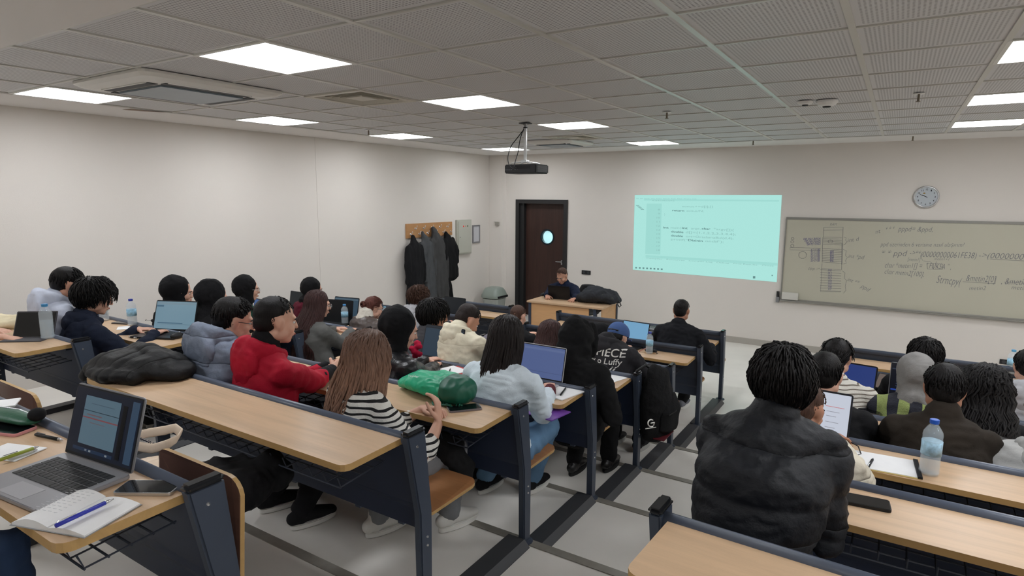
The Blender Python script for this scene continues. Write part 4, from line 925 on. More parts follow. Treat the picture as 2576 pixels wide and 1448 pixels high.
def hair(style, m, H, R, s, parent, rnd, length=.42, vol=1.0, name='hair', n=None, shoulder=None, part_side=0.0, wave=.0):
    b = MB(); C0 = Vector((0, -.014, .034)); rad_ = Vector((.078, .098, .088)) * vol
    def LP(p): return H + R @ (Vector(p) * s)
    down = Vector((0, 0, -1))
    # scalp cap
    base = MB()
    if style in ('short', 'crop', 'bushy', 'curly', 'mop', 'bun', 'pony', 'wavycrop'):
        g = {'crop': 1.0, 'short': 1.05, 'bushy': 1.14, 'curly': 1.13, 'mop': 1.16, 'bun': 1.03, 'pony': 1.03, 'wavycrop': 1.12}[style]
        base.ell(LP((0, -.020, .046)), [x * g * s for x in (.076, .090, .080)], R, n=24)
        base.ell(LP((0, -.048, .008)), [x * g * s for x in (.066, .062, .074)], R, n=20)
        if style in ('mop', 'wavycrop', 'bushy'): base.ell(LP((0, -.062, -.035)), [x * g * s for x in (.056, .040, .048)], R, n=16)
        if style in ('mop', 'bushy', 'curly', 'wavycrop'):
            base.ell(LP((0, .028, .078)), [x * s for x in (.068, .058, .038)], R, n=16)
            base.ell(LP((.05, -.02, .01)), [x * s for x in (.034, .05, .05)], R, n=16); base.ell(LP((-.05, -.02, .01)), [x * s for x in (.034, .05, .05)], R, n=16)
    else:
        base.ell(LP((0, -.022, .044)), [x * 1.08 * s for x in (.078, .092, .084)], R, n=24)
        base.ell(LP((0, -.05, .0)), [x * s for x in (.078, .06, .09)], R, n=20)
    bm_ = remeshed(base, .009 * s, 2, [(.006 if style in ('bushy', 'curly', 'mop', 'wavycrop') else .0025, 34 if style != 'curly' else 46, False)])
    def surf(th, ph, k=1.0):
        d = Vector((math.sin(ph) * math.cos(th), math.sin(ph) * math.sin(th), math.cos(ph)))
        return C0 + Vector((d.x * rad_.x, d.y * rad_.y, d.z * rad_.z)) * k, d
    N = n or {'crop': 420, 'short': 620, 'bushy': 1500, 'curly': 900, 'mop': 1500, 'long': 700, 'longcurly': 560, 'bun': 360, 'pony': 360, 'wavycrop': 760}[style]
    if style in ('short', 'crop', 'bushy', 'mop', 'bun', 'pony', 'curly', 'wavycrop'):
        ga = PI * (3 - 5 ** .5)
        for i in range(N):
            z = 1 - (i + .5) / N * 1.55; ph = math.acos(max(-1, min(1, z))); th = i * ga + rnd.uniform(-.1, .1)
            k = {'crop': .98, 'short': 1.04, 'bushy': 1.12, 'mop': 1.13, 'curly': 1.12, 'bun': 1.02, 'pony': 1.02, 'wavycrop': 1.12}[style]
            p, d = surf(th, ph, k)
            if d.y > .55 and p.z < .070: continue
            if style in ('crop', 'short') and d.y > -.15 and p.z < .05 and abs(p.x) > .03: continue
            if d.y > .1 and p.z < .028 and abs(p.x) > .03: continue
            if d.y > -.25 and p.z < -.03: continue
            crown = Vector((0, -.05, .13)); flow = (p - crown); flow = (flow - d * flow.dot(d)); flow = flow.normalized() if flow.length > 1e-4 else Vector((0, 1, 0))
            L_ = {'crop': .016, 'short': .034, 'bushy': .05, 'mop': .062, 'curly': .05, 'bun': .05, 'pony': .06, 'wavycrop': .055}[style] * rnd.uniform(.7, 1.25)
            if style in ('bun', 'pony'): tgt = Vector((0, -.11, .03 if style == 'bun' else -.01)); flow = (tgt - p); flow = (flow - d * flow.dot(d)).normalized()
            if style in ('crop', 'short') and d.y > .1: L_ *= .45
            out = {'crop': .30, 'short': .22, 'bushy': .35, 'mop': .28, 'curly': .5, 'bun': .02, 'pony': .02, 'wavycrop': .34}[style]
            pts = []; side = d.cross(flow)
            ph0 = rnd.uniform(0, 6.3); cr_ = {'curly': .010, 'wavycrop': .006, 'mop': .0028}.get(style, .0015)
            M_ = 7 if style in ('curly', 'wavycrop', 'mop') else 4
            for q in range(M_):
                t = q / (M_ - 1)
                pp = p + flow * (L_ * t) + d * (L_ * out * math.sin(t * PI * .9) - (.004 + .010 * t * (style not in ('curly', 'bushy', 'wavycrop'))) * (d.y < .1) + .003 * (d.y >= .1)) + Vector((0, 0, -1)) * (L_ * .25 * t * t)
                pp += side * (cr_ * math.sin(ph0 + t * 9)) + d * (cr_ * math.cos(ph0 + t * 9))
                pts.append(LP(pp))
            lock(b, pts, {'crop': .0030, 'short': .0038, 'bushy': .0042, 'mop': .0044, 'curly': .004, 'bun': .0045, 'pony': .0045, 'wavycrop': .0042}[style] * s * rnd.uniform(.7, 1.3), n=4)
    if style in ('long', 'longcurly'):
        up = Vector((0, 0, 1)); Hb = R @ Vector((0, -1, 0)); Hr = R @ Vector((1, 0, 0))
        for i in range(N):
            u = rnd.uniform(-1, 1); th = -PI / 2 + u * 2.15; ph = rnd.uniform(.05, 1.25)
            p, d = surf(th, ph, rnd.uniform(1.02, 1.12))
            if d.y > .62: continue
            pts = []; L_ = length * rnd.uniform(.82, 1.05); w0 = rnd.uniform(0, 6.3)
            cur = LP(p); n_ = 13; step = L_ / (n_ - 1)
            dirw = R @ d; horiz = Vector((dirw.x, dirw.y, 0)); horiz = horiz.normalized() if horiz.length > .1 else Vector((0, -1, 0))
            # follow the head surface down to its widest line, then fall
            widest = LP(Vector((d.x * .092, d.y * .108 - .012, -.01)).to_3d() if abs(d.z) < 1 else p)
            sd = Vector((math.sin(PI / 2) * math.cos(th), math.sin(th), 0))
            fall = H + R @ Vector((sd.x * .092 * vol, sd.y * .105 * vol - .018, 0)) * s
            a0 = cur; 
            for q in range(n_):
                t = q / (n_ - 1)
                if t < .32:
                    k = t / .32; ang = k * PI / 2; base_ = Vector((a0.x, a0.y, 0)).lerp(Vector((fall.x, fall.y, 0)), math.sin(ang)); zz = a0.z + (fall.z - .02 - a0.z) * (1 - math.cos(ang)); pp = Vector((base_.x, base_.y, zz))
                else:
                    k = (t - .32) / .68; spread = 1 + .28 * k; c = Vector((H.x, H.y, 0)); f2 = Vector((fall.x, fall.y, 0)); off = (f2 - c) * spread
                    back = Vector((0, -.10, 0)) if shoulder is None else Vector(shoulder)
                    pp = c + off + back * min(1, k * 2.0); pp.z = fall.z - .02 - k * (L_ * .80)
                amp = wave * (.4 + t); pp += Vector((math.sin(w0 + t * 11), math.cos(w0 * 1.7 + t * 10), 0)) * amp
                if style == 'longcurly': pp += Vector((math.sin(w0 + t * 34), math.cos(w0 + t * 34), .5 * math.sin(w0 + t * 20))) * .011
                pts.append(pp)
            lock(b, pts, (.0065 if style == 'long' else .006) * s * rnd.uniform(.7, 1.3), .003 * s, n=5)
    if style == 'bun': base2 = MB(); 
    if style in ('bun', 'pony'):
        c = LP((0, -.125, .03)) if style == 'bun' else LP((0, -.118, -.01))
        for i in range(60):
            a = rnd.uniform(0, 6.3); e = rnd.uniform(-1.2, 1.2); r_ = .030 * s; pts = []
            for q in range(7):
                aa = a + q * .42; pts.append(c + R @ Vector((r_ * math.cos(aa) * math.cos(e), r_ * .8 * math.sin(e), r_ * math.sin(aa) * math.cos(e))) + Vector((0, 0, -.0015 * q)))
            lock(b, pts, .0075 * s, n=5)
        if style == 'pony':
            for i in range(40):
                x0 = rnd.uniform(-.02, .02); pts = [c + R @ Vector((x0 * (1 + q * .12), -.01 - .004 * q + rnd.uniform(-.004, .004), -.014 * q)) for q in range(7)]; lock(b, pts, .0075 * s, n=5)
    me2 = b.mesh(); me2.shade_smooth()
    bm_.materials.append(m); me2.materials.append(m)
    me = join_meshes([bm_, me2]); return link(name, me, None, parent)
def glasses(H, R, s, parent, m=BLACK):
    b = MB()
    for q in (-1, 1):
        c = Vector((q * .034, .098, -.004)); pts = [H + R @ ((c + Vector((.024 * math.cos(a), 0, .020 * math.sin(a)))) * s) for a in [2 * PI * k / 16 for k in range(17)]]
        b.tube(pts, .0020, n=5)
        b.tube([H + R @ (Vector((q * .058, .096, .002)) * s), H + R @ (Vector((q * .074, .07, .004)) * s), H + R @ (Vector((q * .082, -.002, .006)) * s), H + R @ (Vector((q * .080, -.02, -.012)) * s)], .0019, n=5)
    b.tube([H + R @ (Vector((-.011, .099, 0)) * s), H + R @ (Vector((.011, .099, 0)) * s)], .0018, n=5)
    return b.build('glasses', m, parent)
def ik(S, Wp, L1, L2, pole):
    d = Wp - S; D = min(max(d.length, .05), (L1 + L2) * .995); dn = d.normalized()
    a = (L1 * L1 - L2 * L2 + D * D) / (2 * D); h = math.sqrt(max(L1 * L1 - a * a, 0)); pl = Vector(pole); pl = (pl - dn * pl.dot(dn)).normalized()
    return S + dn * a + pl * h
PCOUNT = [0]
def person(label, head, k=None, T=None, hip=None, by=0.0, hy=None, hpitch=12, hroll=0, s=.97, skin=SKIN, top=None, hairspec=None, lh=None, rh=None, pose=('type', 'type'), handdir=None, legs=True, trousers=None,
           shoes=None, shw=.185, bulk=1.0, glass=None, topname='jacket', hood=0, collar=None, hoodmat=None, scarf=None, capm=None, face=True, feet=None, sleeve_l=1.0, fine=True, back=None, chest_f=0.0, lean=0.0, folds=1.0, kneez=0.0, cuffm=None, undermat=None, tvox=None, show_hands=(True, True), qf=None, qa=.010, pole=.55):
    rnd = random.Random(100 + PCOUNT[0]); PCOUNT[0] += 1
    head = Vector(head)
    if T is None: T = TREAD[k]
    seat = T + (.43 if (k is None or k < 4) else .41)
    Yk = ROW_Y[k] if k is not None else 0
    if hy is None: hy = by
    B = rz(by); fwd = B @ Vector((0, 1, 0)); sd = B @ Vector((1, 0, 0)); upv = Vector((0, 0, 1))
    Rh = rz(hy) @ rx(-hpitch) @ ry(hroll)
    if hip is None: hip = Vector((head.x - sd.x * lean, Yk + .20, seat + .09))
    else: hip = Vector(hip)
    nb = head + Vector((0, 0, -.136 * s)) - (Rh @ Vector((0, 1, 0))) * .03 - fwd * .045 + Vector((0, 0, .02 * math.sin(rad(hpitch))))
    if back: nb += Vector(back)
    sp = [hip + Vector((0, 0, -.06)), hip.lerp(nb, .30) - fwd * .025, hip.lerp(nb, .62) - fwd * .035, nb + Vector((0, 0, -.085)) - fwd * .012 ]
    shc = nb + Vector((0, 0, -.080)) + fwd * .004
    S = {q: shc + sd * (q * shw) + fwd * .012 for q in (-1, 1)}
    zt = TOPZ[k + 1] if (k is not None and k + 1 in TOPZ) else T + .72
    deft = lambda q: Vector((head.x, Yk + .60, zt + .03)) + sd * (q * .13)
    W_ = {-1: Vector(lh) if lh is not None else deft(-1), 1: Vector(rh) if rh is not None else deft(1)}
    El = {}
    for q in (-1, 1):
        d = W_[q] - S[q]
        if d.length > .53: W_[q] = S[q] + d.normalized() * .53
        El[q] = ik(S[q], W_[q], .285, .255, sd * (q * pole) - upv * 1.0 - fwd * .25)
    # ---- body: one continuous surface, with the hands at a finer grain
    root_ = None
    b = MB(); head_parts(b, head, Rh, s)
    b.loft([head + Rh @ Vector((0, -.028, -.03)) * s, head + Rh @ Vector((0, -.030, -.085)) * s, nb + Vector((0, 0, .0)) + fwd * .01, nb + Vector((0, 0, -.06))], [.050 * s, .052 * s, .060 * s, .075 * s], [.052 * s, .052 * s, .056 * s, .06 * s], side=sd, n=16)
    b.loft(sp, [.14, .125, .145, .12], [.09, .085, .09, .06], side=sd, n=16)
    for q in (-1, 1): b.loft([nb + Vector((0, 0, -.05)), S[q]], [.045, .038], [.04, .035], side=fwd, n=10); b.loft([S[q], El[q], W_[q]], [.040, .034, .024], [.040, .034, .022], side=sd, n=10)
    if legs:
        for q in (-1, 1):
            hj = hip + sd * (q * .085) + fwd * .02 - upv * .05
            b.loft([hj, hj + fwd * .15], [.05, .045], [.05, .045], side=sd, n=10)
    body = remeshed(b, .0075, 3); body.materials.append(skin)
    ms = [body]
    for q in (-1, 1):
        if not show_hands[0 if q < 0 else 1]: continue
        hb = MB(); fa = (W_[q] - El[q]).normalized()
        pz = pose[0 if q < 0 else 1]
        if handdir and handdir[0 if q < 0 else 1] is not None: f, bk = handdir[0 if q < 0 else 1]; f = Vector(f); bk = Vector(bk)
        else: f = Vector((fa.x - q * sd.x * .25, fa.y - q * sd.y * .25, min(fa.z * .35, 0))).normalized(); bk = upv
        hb.loft([El[q].lerp(W_[q], .45), El[q].lerp(W_[q], .8), W_[q] + f * .005], [.034, .028, .024], [.032, .025, .019], side=sd, n=12)
        hand_parts(hb, W_[q] + f * .01, f, bk, -q, pz, s=.93)
        hm = remeshed(hb, .0042, 1); hm.materials.append(skin); ms.append(hm)
    if face: ms += face_features(head, Rh, s)
    root = link('person', join_meshes(ms), None, None)
    recenter(root, (hip.x, hip.y, T)); tag(root, label, 'person')
    # ---- upper clothing
    tm = top or fabric('black_knit', (26, 26, 28))
    b = MB(); g = bulk
    hipw = hip + Vector((0, 0, -.05))
    b.loft([hipw, sp[1], sp[2], sp[3] + Vector((0, 0, .005))], [.175 * g, .165 * g, .19 * g, .165 * g], [.125 * g, .118 * g, .128 * g, .098 * g], side=sd, n=24)
    b.loft([sp[3], nb + Vector((0, 0, .005)) + fwd * .006], [.13 * g, .074], [.09 * g, .070], side=sd, n=20)
    for q in (-1, 1):
        b.loft([nb + Vector((0, 0, -.030)) + sd * q * .03, nb.lerp(S[q], .55) + Vector((0, 0, -.004)), S[q] - sd * (q * .02)], [.070, .070 * g, .060 * g], [.055, .054 * g, .052 * g], side=fwd, n=14)
        We = El[q].lerp(W_[q], .93 * (sleeve_l if isinstance(sleeve_l, (int, float)) else sleeve_l[0 if q < 0 else 1]))
        b.loft([S[q], S[q].lerp(El[q], .5), El[q], El[q].lerp(We, .5), We], [.062 * g, .062 * g, .056 * g, .050 * g, .040 * g], [.060 * g, .060 * g, .055 * g, .048 * g, .038 * g], side=fwd, n=16)
    if collar: b.loft([nb + Vector((0, 0, -.03)), nb + Vector((0, 0, collar)) + fwd * .01], [.082, .072], [.078, .068], side=sd, n=20)
    if False:
        hc = nb - fwd * (.085 * g) + Vector((0, 0, -.02)); 
        for (o1, o2, o3, r1, r2, r3) in ((0, 0, -.005, .115, .062, .062), (.055, .02, .02, .062, .062, .045), (-.055, .02, .02, .062, .062, .045), (.07, .07, .012, .035, .05, .032), (-.07, .07, .012, .035, .05, .032), (0, -.03, -.05, .085, .045, .05)):
            b.ell(hc + sd * o1 * hood + fwd * o2 * hood + upv * o3 * hood, (r1 * hood, r2 * hood, r3 * hood), B, n=16)
    me = remeshed(b, tvox or .011, 9, [(.0050 * folds, (8, 8, 5), True), (.0040 * folds, (16, 16, 26), True), (.0012, 60, False)] + ([(qa, qf, (2,))] if qf else []))
    o = link(topname, me, tm, root)
    if hood:
        b = MB(); h_ = hood; ps, As, Bs, sds = [], [], [], []
        for i in range(13):
            a = rad(-150 + 300 * i / 12); bk = .5 + .5 * math.cos(a)          # bk = 1 behind the neck
            rr_ = .076 + .018 * bk * h_
            ps.append(nb + sd * (rr_ * 1.08 * math.sin(a)) - fwd * (rr_ * math.cos(a) - .022) + upv * (.004 + .012 * bk * h_ - .040 * (1 - bk)))
            As.append(.020 + .030 * bk * h_); Bs.append(.016 + .020 * bk * h_); sds.append(upv)
        b.loft(ps, As, Bs, sides=sds, n=12)
        b.loft([nb - fwd * (.055 + .025 * h_) - upv * .02 - sd * .065 * h_, nb - fwd * (.068 + .028 * h_) - upv * .045 * h_, nb - fwd * (.055 + .025 * h_) - upv * .02 + sd * .065 * h_], [.050 * h_, .075 * h_, .050 * h_], [.030, .034, .030], side=upv, n=16)
        b.loft([nb - fwd * (.065 + .025 * h_) - upv * .06 * h_, nb - fwd * (.06 + .02 * h_) - upv * .135 * h_], [.085 * h_, .035 * h_], [.032, .020], side=sd, n=16)
        link('hood', remeshed(b, .009, 2, [(.005, (10, 10, 6), True), (.0025, 26, True)]), hoodmat or tm, root)
    if undermat:
        b = MB(); b.loft([nb + Vector((0, 0, -.010)), nb + Vector((0, 0, .042)) + fwd * .016], [.092, .074], [.086, .070], side=sd, n=20); link('undershirt_collar', remeshed(b, .008, 2, [(.003, 26, True)]), undermat[0], root)
        if undermat[1]:
            for q in (-1, 1):
                b = MB(); b.loft([El[q].lerp(W_[q], .35), El[q].lerp(W_[q], .97)], [.046, .036], [.044, .034], side=fwd, n=12)
                link('undershirt_sleeve', remeshed(b, .009, 2, [(.003, 26, True)]), undermat[0], root)
    if cuffm:
        b = MB()
        for q in cuffm[1]: b.loft([El[q].lerp(W_[q], .86), El[q].lerp(W_[q], 1.0)], [.040, .034], [.038, .032], side=fwd, n=14)
        link('cuff', remeshed(b, .007, 1, [(.002, 60, True)]), cuffm[0], root)
    # ---- legs
    if legs:
        tr = trousers or fabric('dark_trousers', (34, 36, 42))
        b = MB(); b.loft([hip + Vector((0, 0, -.055)) - sd * .07, hip + Vector((0, 0, -.055)) + sd * .07], [.10, .10], [.085, .085], side=fwd, n=16); fts = []
        for q in (-1, 1):
            ft = Vector(feet[0 if q < 0 else 1]) if feet else (Vector((hip.x, hip.y, T)) + sd * (q * .11) + fwd * (.40 if k is None or k < 5 else .45)); ft = Vector((ft.x, ft.y, T if not feet else ft.z)); fts.append(ft)
            an = ft + Vector((0, 0, .105)) - fwd * .03
            kn = Vector((hip.x, hip.y, seat + .055 + kneez)) + sd * (q * .12) + fwd * .40
            kn = kn.lerp(Vector((an.x, an.y, kn.z)), .35)
            hj = hip + sd * (q * .085) + Vector((0, 0, -.045))
            b.loft([hj, hj.lerp(kn, .5), kn, kn.lerp(an, .45), an], [.092, .083, .068, .060, .056], [.082, .076, .066, .060, .056], side=sd, n=14)
        link('trousers', remeshed(b, .014, 3, [(.006, (9, 9, 9), True), (.003, 24, True)]), tr, root)
        if shoes is not False:
            sm, so_ = shoes if shoes else (fabric('dark_shoe', (38, 38, 40), rough=.6), mat('shoe_sole', (190, 188, 182), rough=.7))
            for q, ft in zip((-1, 1), fts):
                fd = fwd; M3 = B
                b = MB(); c = ft + Vector((0, 0, .045))
                b.loft([c - fd * .085 + upv * .015, c - fd * .02 + upv * .022, c + fd * .06 + upv * .006, c + fd * .135 - upv * .006], [.034, .037, .044, .034], [.036, .046, .034, .022], side=sd, n=14)
                b.loft([ft + upv * .055 - fd * .045, ft + upv * .115 - fd * .04], [.040, .042], [.038, .040], side=sd, n=12)
                so = link('shoe', remeshed(b, .008, 2), sm, root)
                b = MB(); pts = []
                for i in range(20):
                    a = 2 * PI * i / 20; y_ = .128 * math.sin(a); w_ = .044 * math.cos(a) * (1 + .12 * math.sin(a)); pts.append((w_, y_ + .025))
                b.prism(pts, .002, .030, M=Matrix.Translation(ft) @ B.to_4x4()); b.build('sole', so_, so, bevel=.004)
    # ---- head wear
    if hairspec:
        hs = dict(hairspec); st = hs.pop('style'); m = hs.pop('m')
        hair(st, m, head, Rh, s, root, rnd, **hs)
    if scarf:
        b = MB(); LP = lambda p: head + Rh @ (Vector(p) * s)
        b.ell(LP((0, -.038, .030)), [x * s for x in (.101, .108, .110)], Rh, n=28)
        b.ell(LP((0, -.062, .015)), [x * s for x in (.094, .084, .090)], Rh, n=20)
        b.loft([LP((0, -.03, -.02)), LP((0, -.02, -.085)), nb + Vector((0, 0, .01)) + fwd * .012, nb + Vector((0, 0, -.07)) + fwd * .01], [.092, .086, .092, .135 * scarf[1]], [.080, .078, .090, .105 * scarf[1]], side=sd, n=24)
        b.ell(LP((0, .025, -.110)), [x * s for x in (.050, .042, .030)], Rh, n=14)
        link('headscarf', remeshed(b, .009, 4, [(.005, (14, 14, 7), True), (.002, 40, True)]), scarf[0], root)
    if capm:
        LP = lambda p: head + Rh @ (Vector(p) * s)
        b = MB(); b.ell(LP((0, -.010, .050)), [x * s for x in (.086, .106, .088)], Rh, n=28)
        me = remeshed(b, .008, 1)
        bm = bmesh.new(); bm.from_mesh(me); pl = LP((0, 0, .030)); bmesh.ops.bisect_plane(bm, geom=bm.verts[:] + bm.edges[:] + bm.faces[:], plane_co=pl, plane_no=Rh @ Vector((0, -.12, 1)), clear_inner=True); bm.to_mesh(me); bm.free()
        co = link('cap', me, capm, root)
        sol = MB(); pts = []
        for i in range(13):
            a = PI * i / 12; pts.append((.074 * math.cos(a), .082 + .075 * math.sin(a)))
        sol.prism(pts, .030, .036, M=Matrix.Translation(head) @ Rh.to_4x4() @ Matrix.Scale(s, 4)); sol.build('brim', capm, co)
        MB().ell(LP((0, -.010, .139)), [x * s for x in (.008, .008, .005)], Rh, n=10).build('cap_button', capm, co, smooth=True)
        MB().ell(LP((.004, .04, .128)), [x * s for x in (.03, .035, .010)], Rh @ rx(-12), n=12).build('white_badge', WHITEP, co, smooth=True)
        b = MB(); b.tube([LP((-.045 + .0075 * i, -.112 + .003 * abs(i - 6) * .6, .042 - .0 * i)) for i in range(13)], .006, n=6); b.build('cap_strap', BLACK, co)
    if glass: glasses(head, Rh, s, root, glass)
    root['_h'] = 0; del root['_h']
    return root, dict(head=head, Rh=Rh, B=B, fwd=fwd, sd=sd, nb=nb, S=S, El=El, W=W_, hip=hip, sp=sp)
# ---------------------------------------------------------------- everyone in the room
def hd(u, v, k, dy=.22): return aty(u, v, ROW_Y[k] + dy)
def tz(u, v, k, dz=.03): return atz(u, v, TOPZ[k] + dz)
TRK = fabric('black_trousers', (28, 28, 31)); JEAN = fabric('jeans_blue', (96, 128, 158), bscale=200); JEAND = fabric('jeans_dark', (52, 70, 100), bscale=200); GREYT = fabric('grey_jogger', (132, 134, 138)); OLIVE = fabric('olive_trousers', (50, 52, 48))
NAVY = fabric('navy_sweat', (30, 36, 52)); PALE = fabric('pale_blue_hoodie', (196, 202, 218)); BLKW = fabric('black_wool', (24, 24, 26)); SCBLK = fabric('scarf_black', (20, 20, 22), bump=.2); SCGREY = fabric('scarf_grey', (140, 138, 136), bump=.2)
RED = fabric('red_jacket', (168, 18, 44), rough=.75, var=.08); PUFG = quilted('puffer_grey', (118, 128, 146), freq=8, rough=.55); CREAM = quilted('puffer_cream', (222, 214, 190), freq=5, strength=.45, rough=.6)
LEATH = mat('black_leather', (30, 30, 32), rough=.32, bump=.35, bscale=50, spec=.5); BRONZE = mat('bronze_leather', (84, 74, 70), rough=.38, bump=.25, bscale=40, spec=.45); DGREY = fabric('dark_grey_jacket', (72, 72, 76)); COATG = fabric('grey_overcoat', (98, 98, 96))
BURG = fabric('burgundy_top', (88, 24, 40)); GREEN = fabric('dark_green_top', (22, 66, 52)); LGREY = fabric('light_grey_hoodie', (176, 176, 180)); PURPG = fabric('mauve_grey_hoodie', (116, 112, 122)); CHAR = fabric('charcoal_hoodie', (46, 45, 48))
WHITEB = fabric('pale_blue_white_sweater', (214, 226, 234), var=.07); MAROON = fabric('maroon_cuff', (96, 48, 54)); STRIPE = striped('knit', (226, 224, 218), (28, 28, 30), 42, axis=2, frac=.62, warp=.03); STRIPE2 = striped('shirt', (222, 218, 208), (120, 110, 100), 42, axis=2, frac=.72, warp=.03)
PUFN = quilted('puffer_navy_black', (21, 23, 28), freq=4.2, strength=.8, rough=.6); BEIGE = quilted('puffer_beige', (206, 198, 180), freq=8, rough=.6); BROWNB = fabric('brown_blazer', (50, 44, 38)); PLAID = striped('plaid', (150, 164, 100), (46, 48, 58), 9, axis=0, frac=.5, warp=.05); OFFW = fabric('off_white_sleeve', (214, 208, 196)); DNAVY = fabric('dark_navy_shirt', (22, 30, 52)); LIGHTG = fabric('pale_grey_hoodie', (190, 190, 188))
CAPB = fabric('cap_blue', (74, 98, 146)); WSOLE = mat('white_sole', (226, 224, 218), rough=.6); WSHOE = mat('white_leather_shoe', (222, 220, 214), rough=.5); BSOLE = mat('black_rubber', (28, 28, 28), rough=.7); BBOOT = mat('boot_black', (26, 25, 25), rough=.38, bump=.2, bscale=30); GSHOE = fabric('grey_trainer', (120, 122, 130)); CANVAS = fabric('black_canvas', (28, 28, 30))
def HS(style, m, **k): d = dict(style=style, m=m); d.update(k); return d

# left block
person('person in a pale blue hoodie at the far left with short dark hair', hd(172, 716, 0, .20), 0, by=-8, hy=-14, hpitch=16, back=(0, -.02, .03), top=PALE, topname='hoodie', hood=1.45, rh=(-5.02, 2.06, 1.18), lh=(-5.22, 2.06, 1.18), hairspec=HS('short', HAIRBLK), trousers=TRK, skin=SKIN2)
person('person in a navy sweater with bushy dark hair and glasses typing on the left', hd(238, 748, 0, .24), 0, by=-12, hy=-18, hpitch=14, top=NAVY, topname='sweater', hairspec=HS('mop', HAIRBLK, vol=1.02), glass=BLACK, lh=tz(346, 828, 1), rh=tz(392, 838, 1), pose=('type', 'type'), trousers=TRK, hood=.75, s=1.0)
person('person in a plain black headscarf and black top resting a cheek on one hand', hd(450, 734, 1, .20), 1, by=-8, hy=-22, hpitch=12, top=BLKW, topname='top', scarf=(SCBLK, 1.1), rh=hd(474, 762, 1, .33), lh=tz(470, 838, 2), pose=('type', 'curl'), handdir=(None, ((-.15, .1, 1), (.6, -.5, .2))), trousers=TRK)
person('person in a rounded black headscarf seated between the cheek resting one and the bespectacled one', hd(538, 748, 1, .22), 1, by=-4, hy=-14, hpitch=14, top=BLKW, topname='top', scarf=(SCBLK, 1.15), trousers=TRK, s=1.0)
person('person in a black headscarf with thin glasses and a dark green top', hd(624, 727, 2, .22), 2, by=-12, hy=-28, hpitch=6, top=GREEN, topname='top', scarf=(SCBLK, .95), glass=SILVER, rh=atz(650, 822, .97), trousers=TRK)
person('person in a grey overcoat with very long dark maroon hair reaching to the desk', hd(802, 766, 2, .22), 2, by=-14, hy=-26, hpitch=8, top=COATG, topname='overcoat', hairspec=HS('long', HAIRMAR, length=.52, vol=1.0, wave=.010), glass=SILVER, rh=tz(884, 832, 3), lh=tz(842, 826, 3), pose=('type', 'curl'), trousers=TRK, bulk=1.06, folds=.6)
person('person in a black headscarf and burgundy top behind the dark laptop lid', hd(788, 728, 3, .2), 3, by=-8, hy=-20, hpitch=10, top=BURG, topname='top', scarf=(SCBLK, .8), trousers=TRK, s=.92)
person('person in a bronze brown leather jacket with short auburn hair and round glasses', hd(940, 775, 3, .22), 3, by=-12, hy=-24, hpitch=12, top=BRONZE, topname='leather_jacket', hairspec=HS('bun', HAIRRED), glass=SILVER, undermat=(OFFW, False), back=(0, -.03, .03), trousers=TRK, bulk=1.15, collar=.03, s=.92)
person('person in a light grey hoodie with curly brown hair in front of the hanging coats', hd(1054, 748, 4, .22), 4, by=-10, hy=-26, hpitch=8, top=LGREY, topname='hoodie', hood=.95, hairspec=HS('wavycrop', HAIRBR), trousers=TRK, s=.97)
# middle block, row with the puffer, the red jacket and the striped knit
PG, PGi = person('person in a slate grey quilted puffer with glasses, left of the red jacket', hd(588, 806, 0, .22), 0, by=-6, hy=-22, hpitch=14, qf=9, top=PUFG, topname='puffer_jacket', hood=1.6, back=(-.02, -.01, .045), hairspec=HS('short', HAIRBLK), glass=BLACK, trousers=TRK, bulk=1.13, s=1.0, lh=tz(640, 905, 1), rh=tz(700, 915, 1))
PR, PRi = person('person in a bright red hooded jacket over a black hoodie with clasped hands', hd(694, 808, 0, .20), 0, by=-14, hy=-16, hpitch=6, top=RED, topname='jacket', hood=1.4, hairspec=HS('crop', HAIRBLK), rh=tz(836, 930, 1, .05), lh=tz(822, 922, 1, .05), pose=('curl', 'curl'), handdir=(((.8, .55, 0), (-.3, .4, .8)), ((-.3, .9, .1), (.8, .3, .4))), undermat=(BLKW, True), sleeve_l=(.9, .48), trousers=TRK, bulk=1.06, s=1.02, feet=((-2.78, 1.98, .45), (-2.50, 1.96, .45)), shoes=(fabric('dark_mesh_shoe', (34, 34, 36)), WSOLE), skin=SKIN)
PS, PSi = person('person in a black and white striped knit with long light brown hair', hd(930, 900, 0, .22), 0, by=-14, hy=-6, hpitch=12, top=STRIPE, topname='striped_sweater', hairspec=HS('long', ombre('light_ombre', (88, 66, 56), (136, 104, 86), 1.38, 1.62), length=.55, vol=1.02, wave=.020, shoulder=(-.03, -.05, 0), n=420), rh=aty(1104, 1062, 2.08), lh=aty(1064, 1028, 2.12), pose=('type', 'type'), handdir=(((.93, .1, .15), (0, .3, .9)), ((-.25, .2, .95), (.9, .35, .1))), trousers=GREYT, shoes=(WSHOE, WSOLE), sleeve_l=(.7, .62), feet=((-2.12, 2.12, .45), (-1.84, 2.36, .45)), bulk=1.05, lean=-.02)
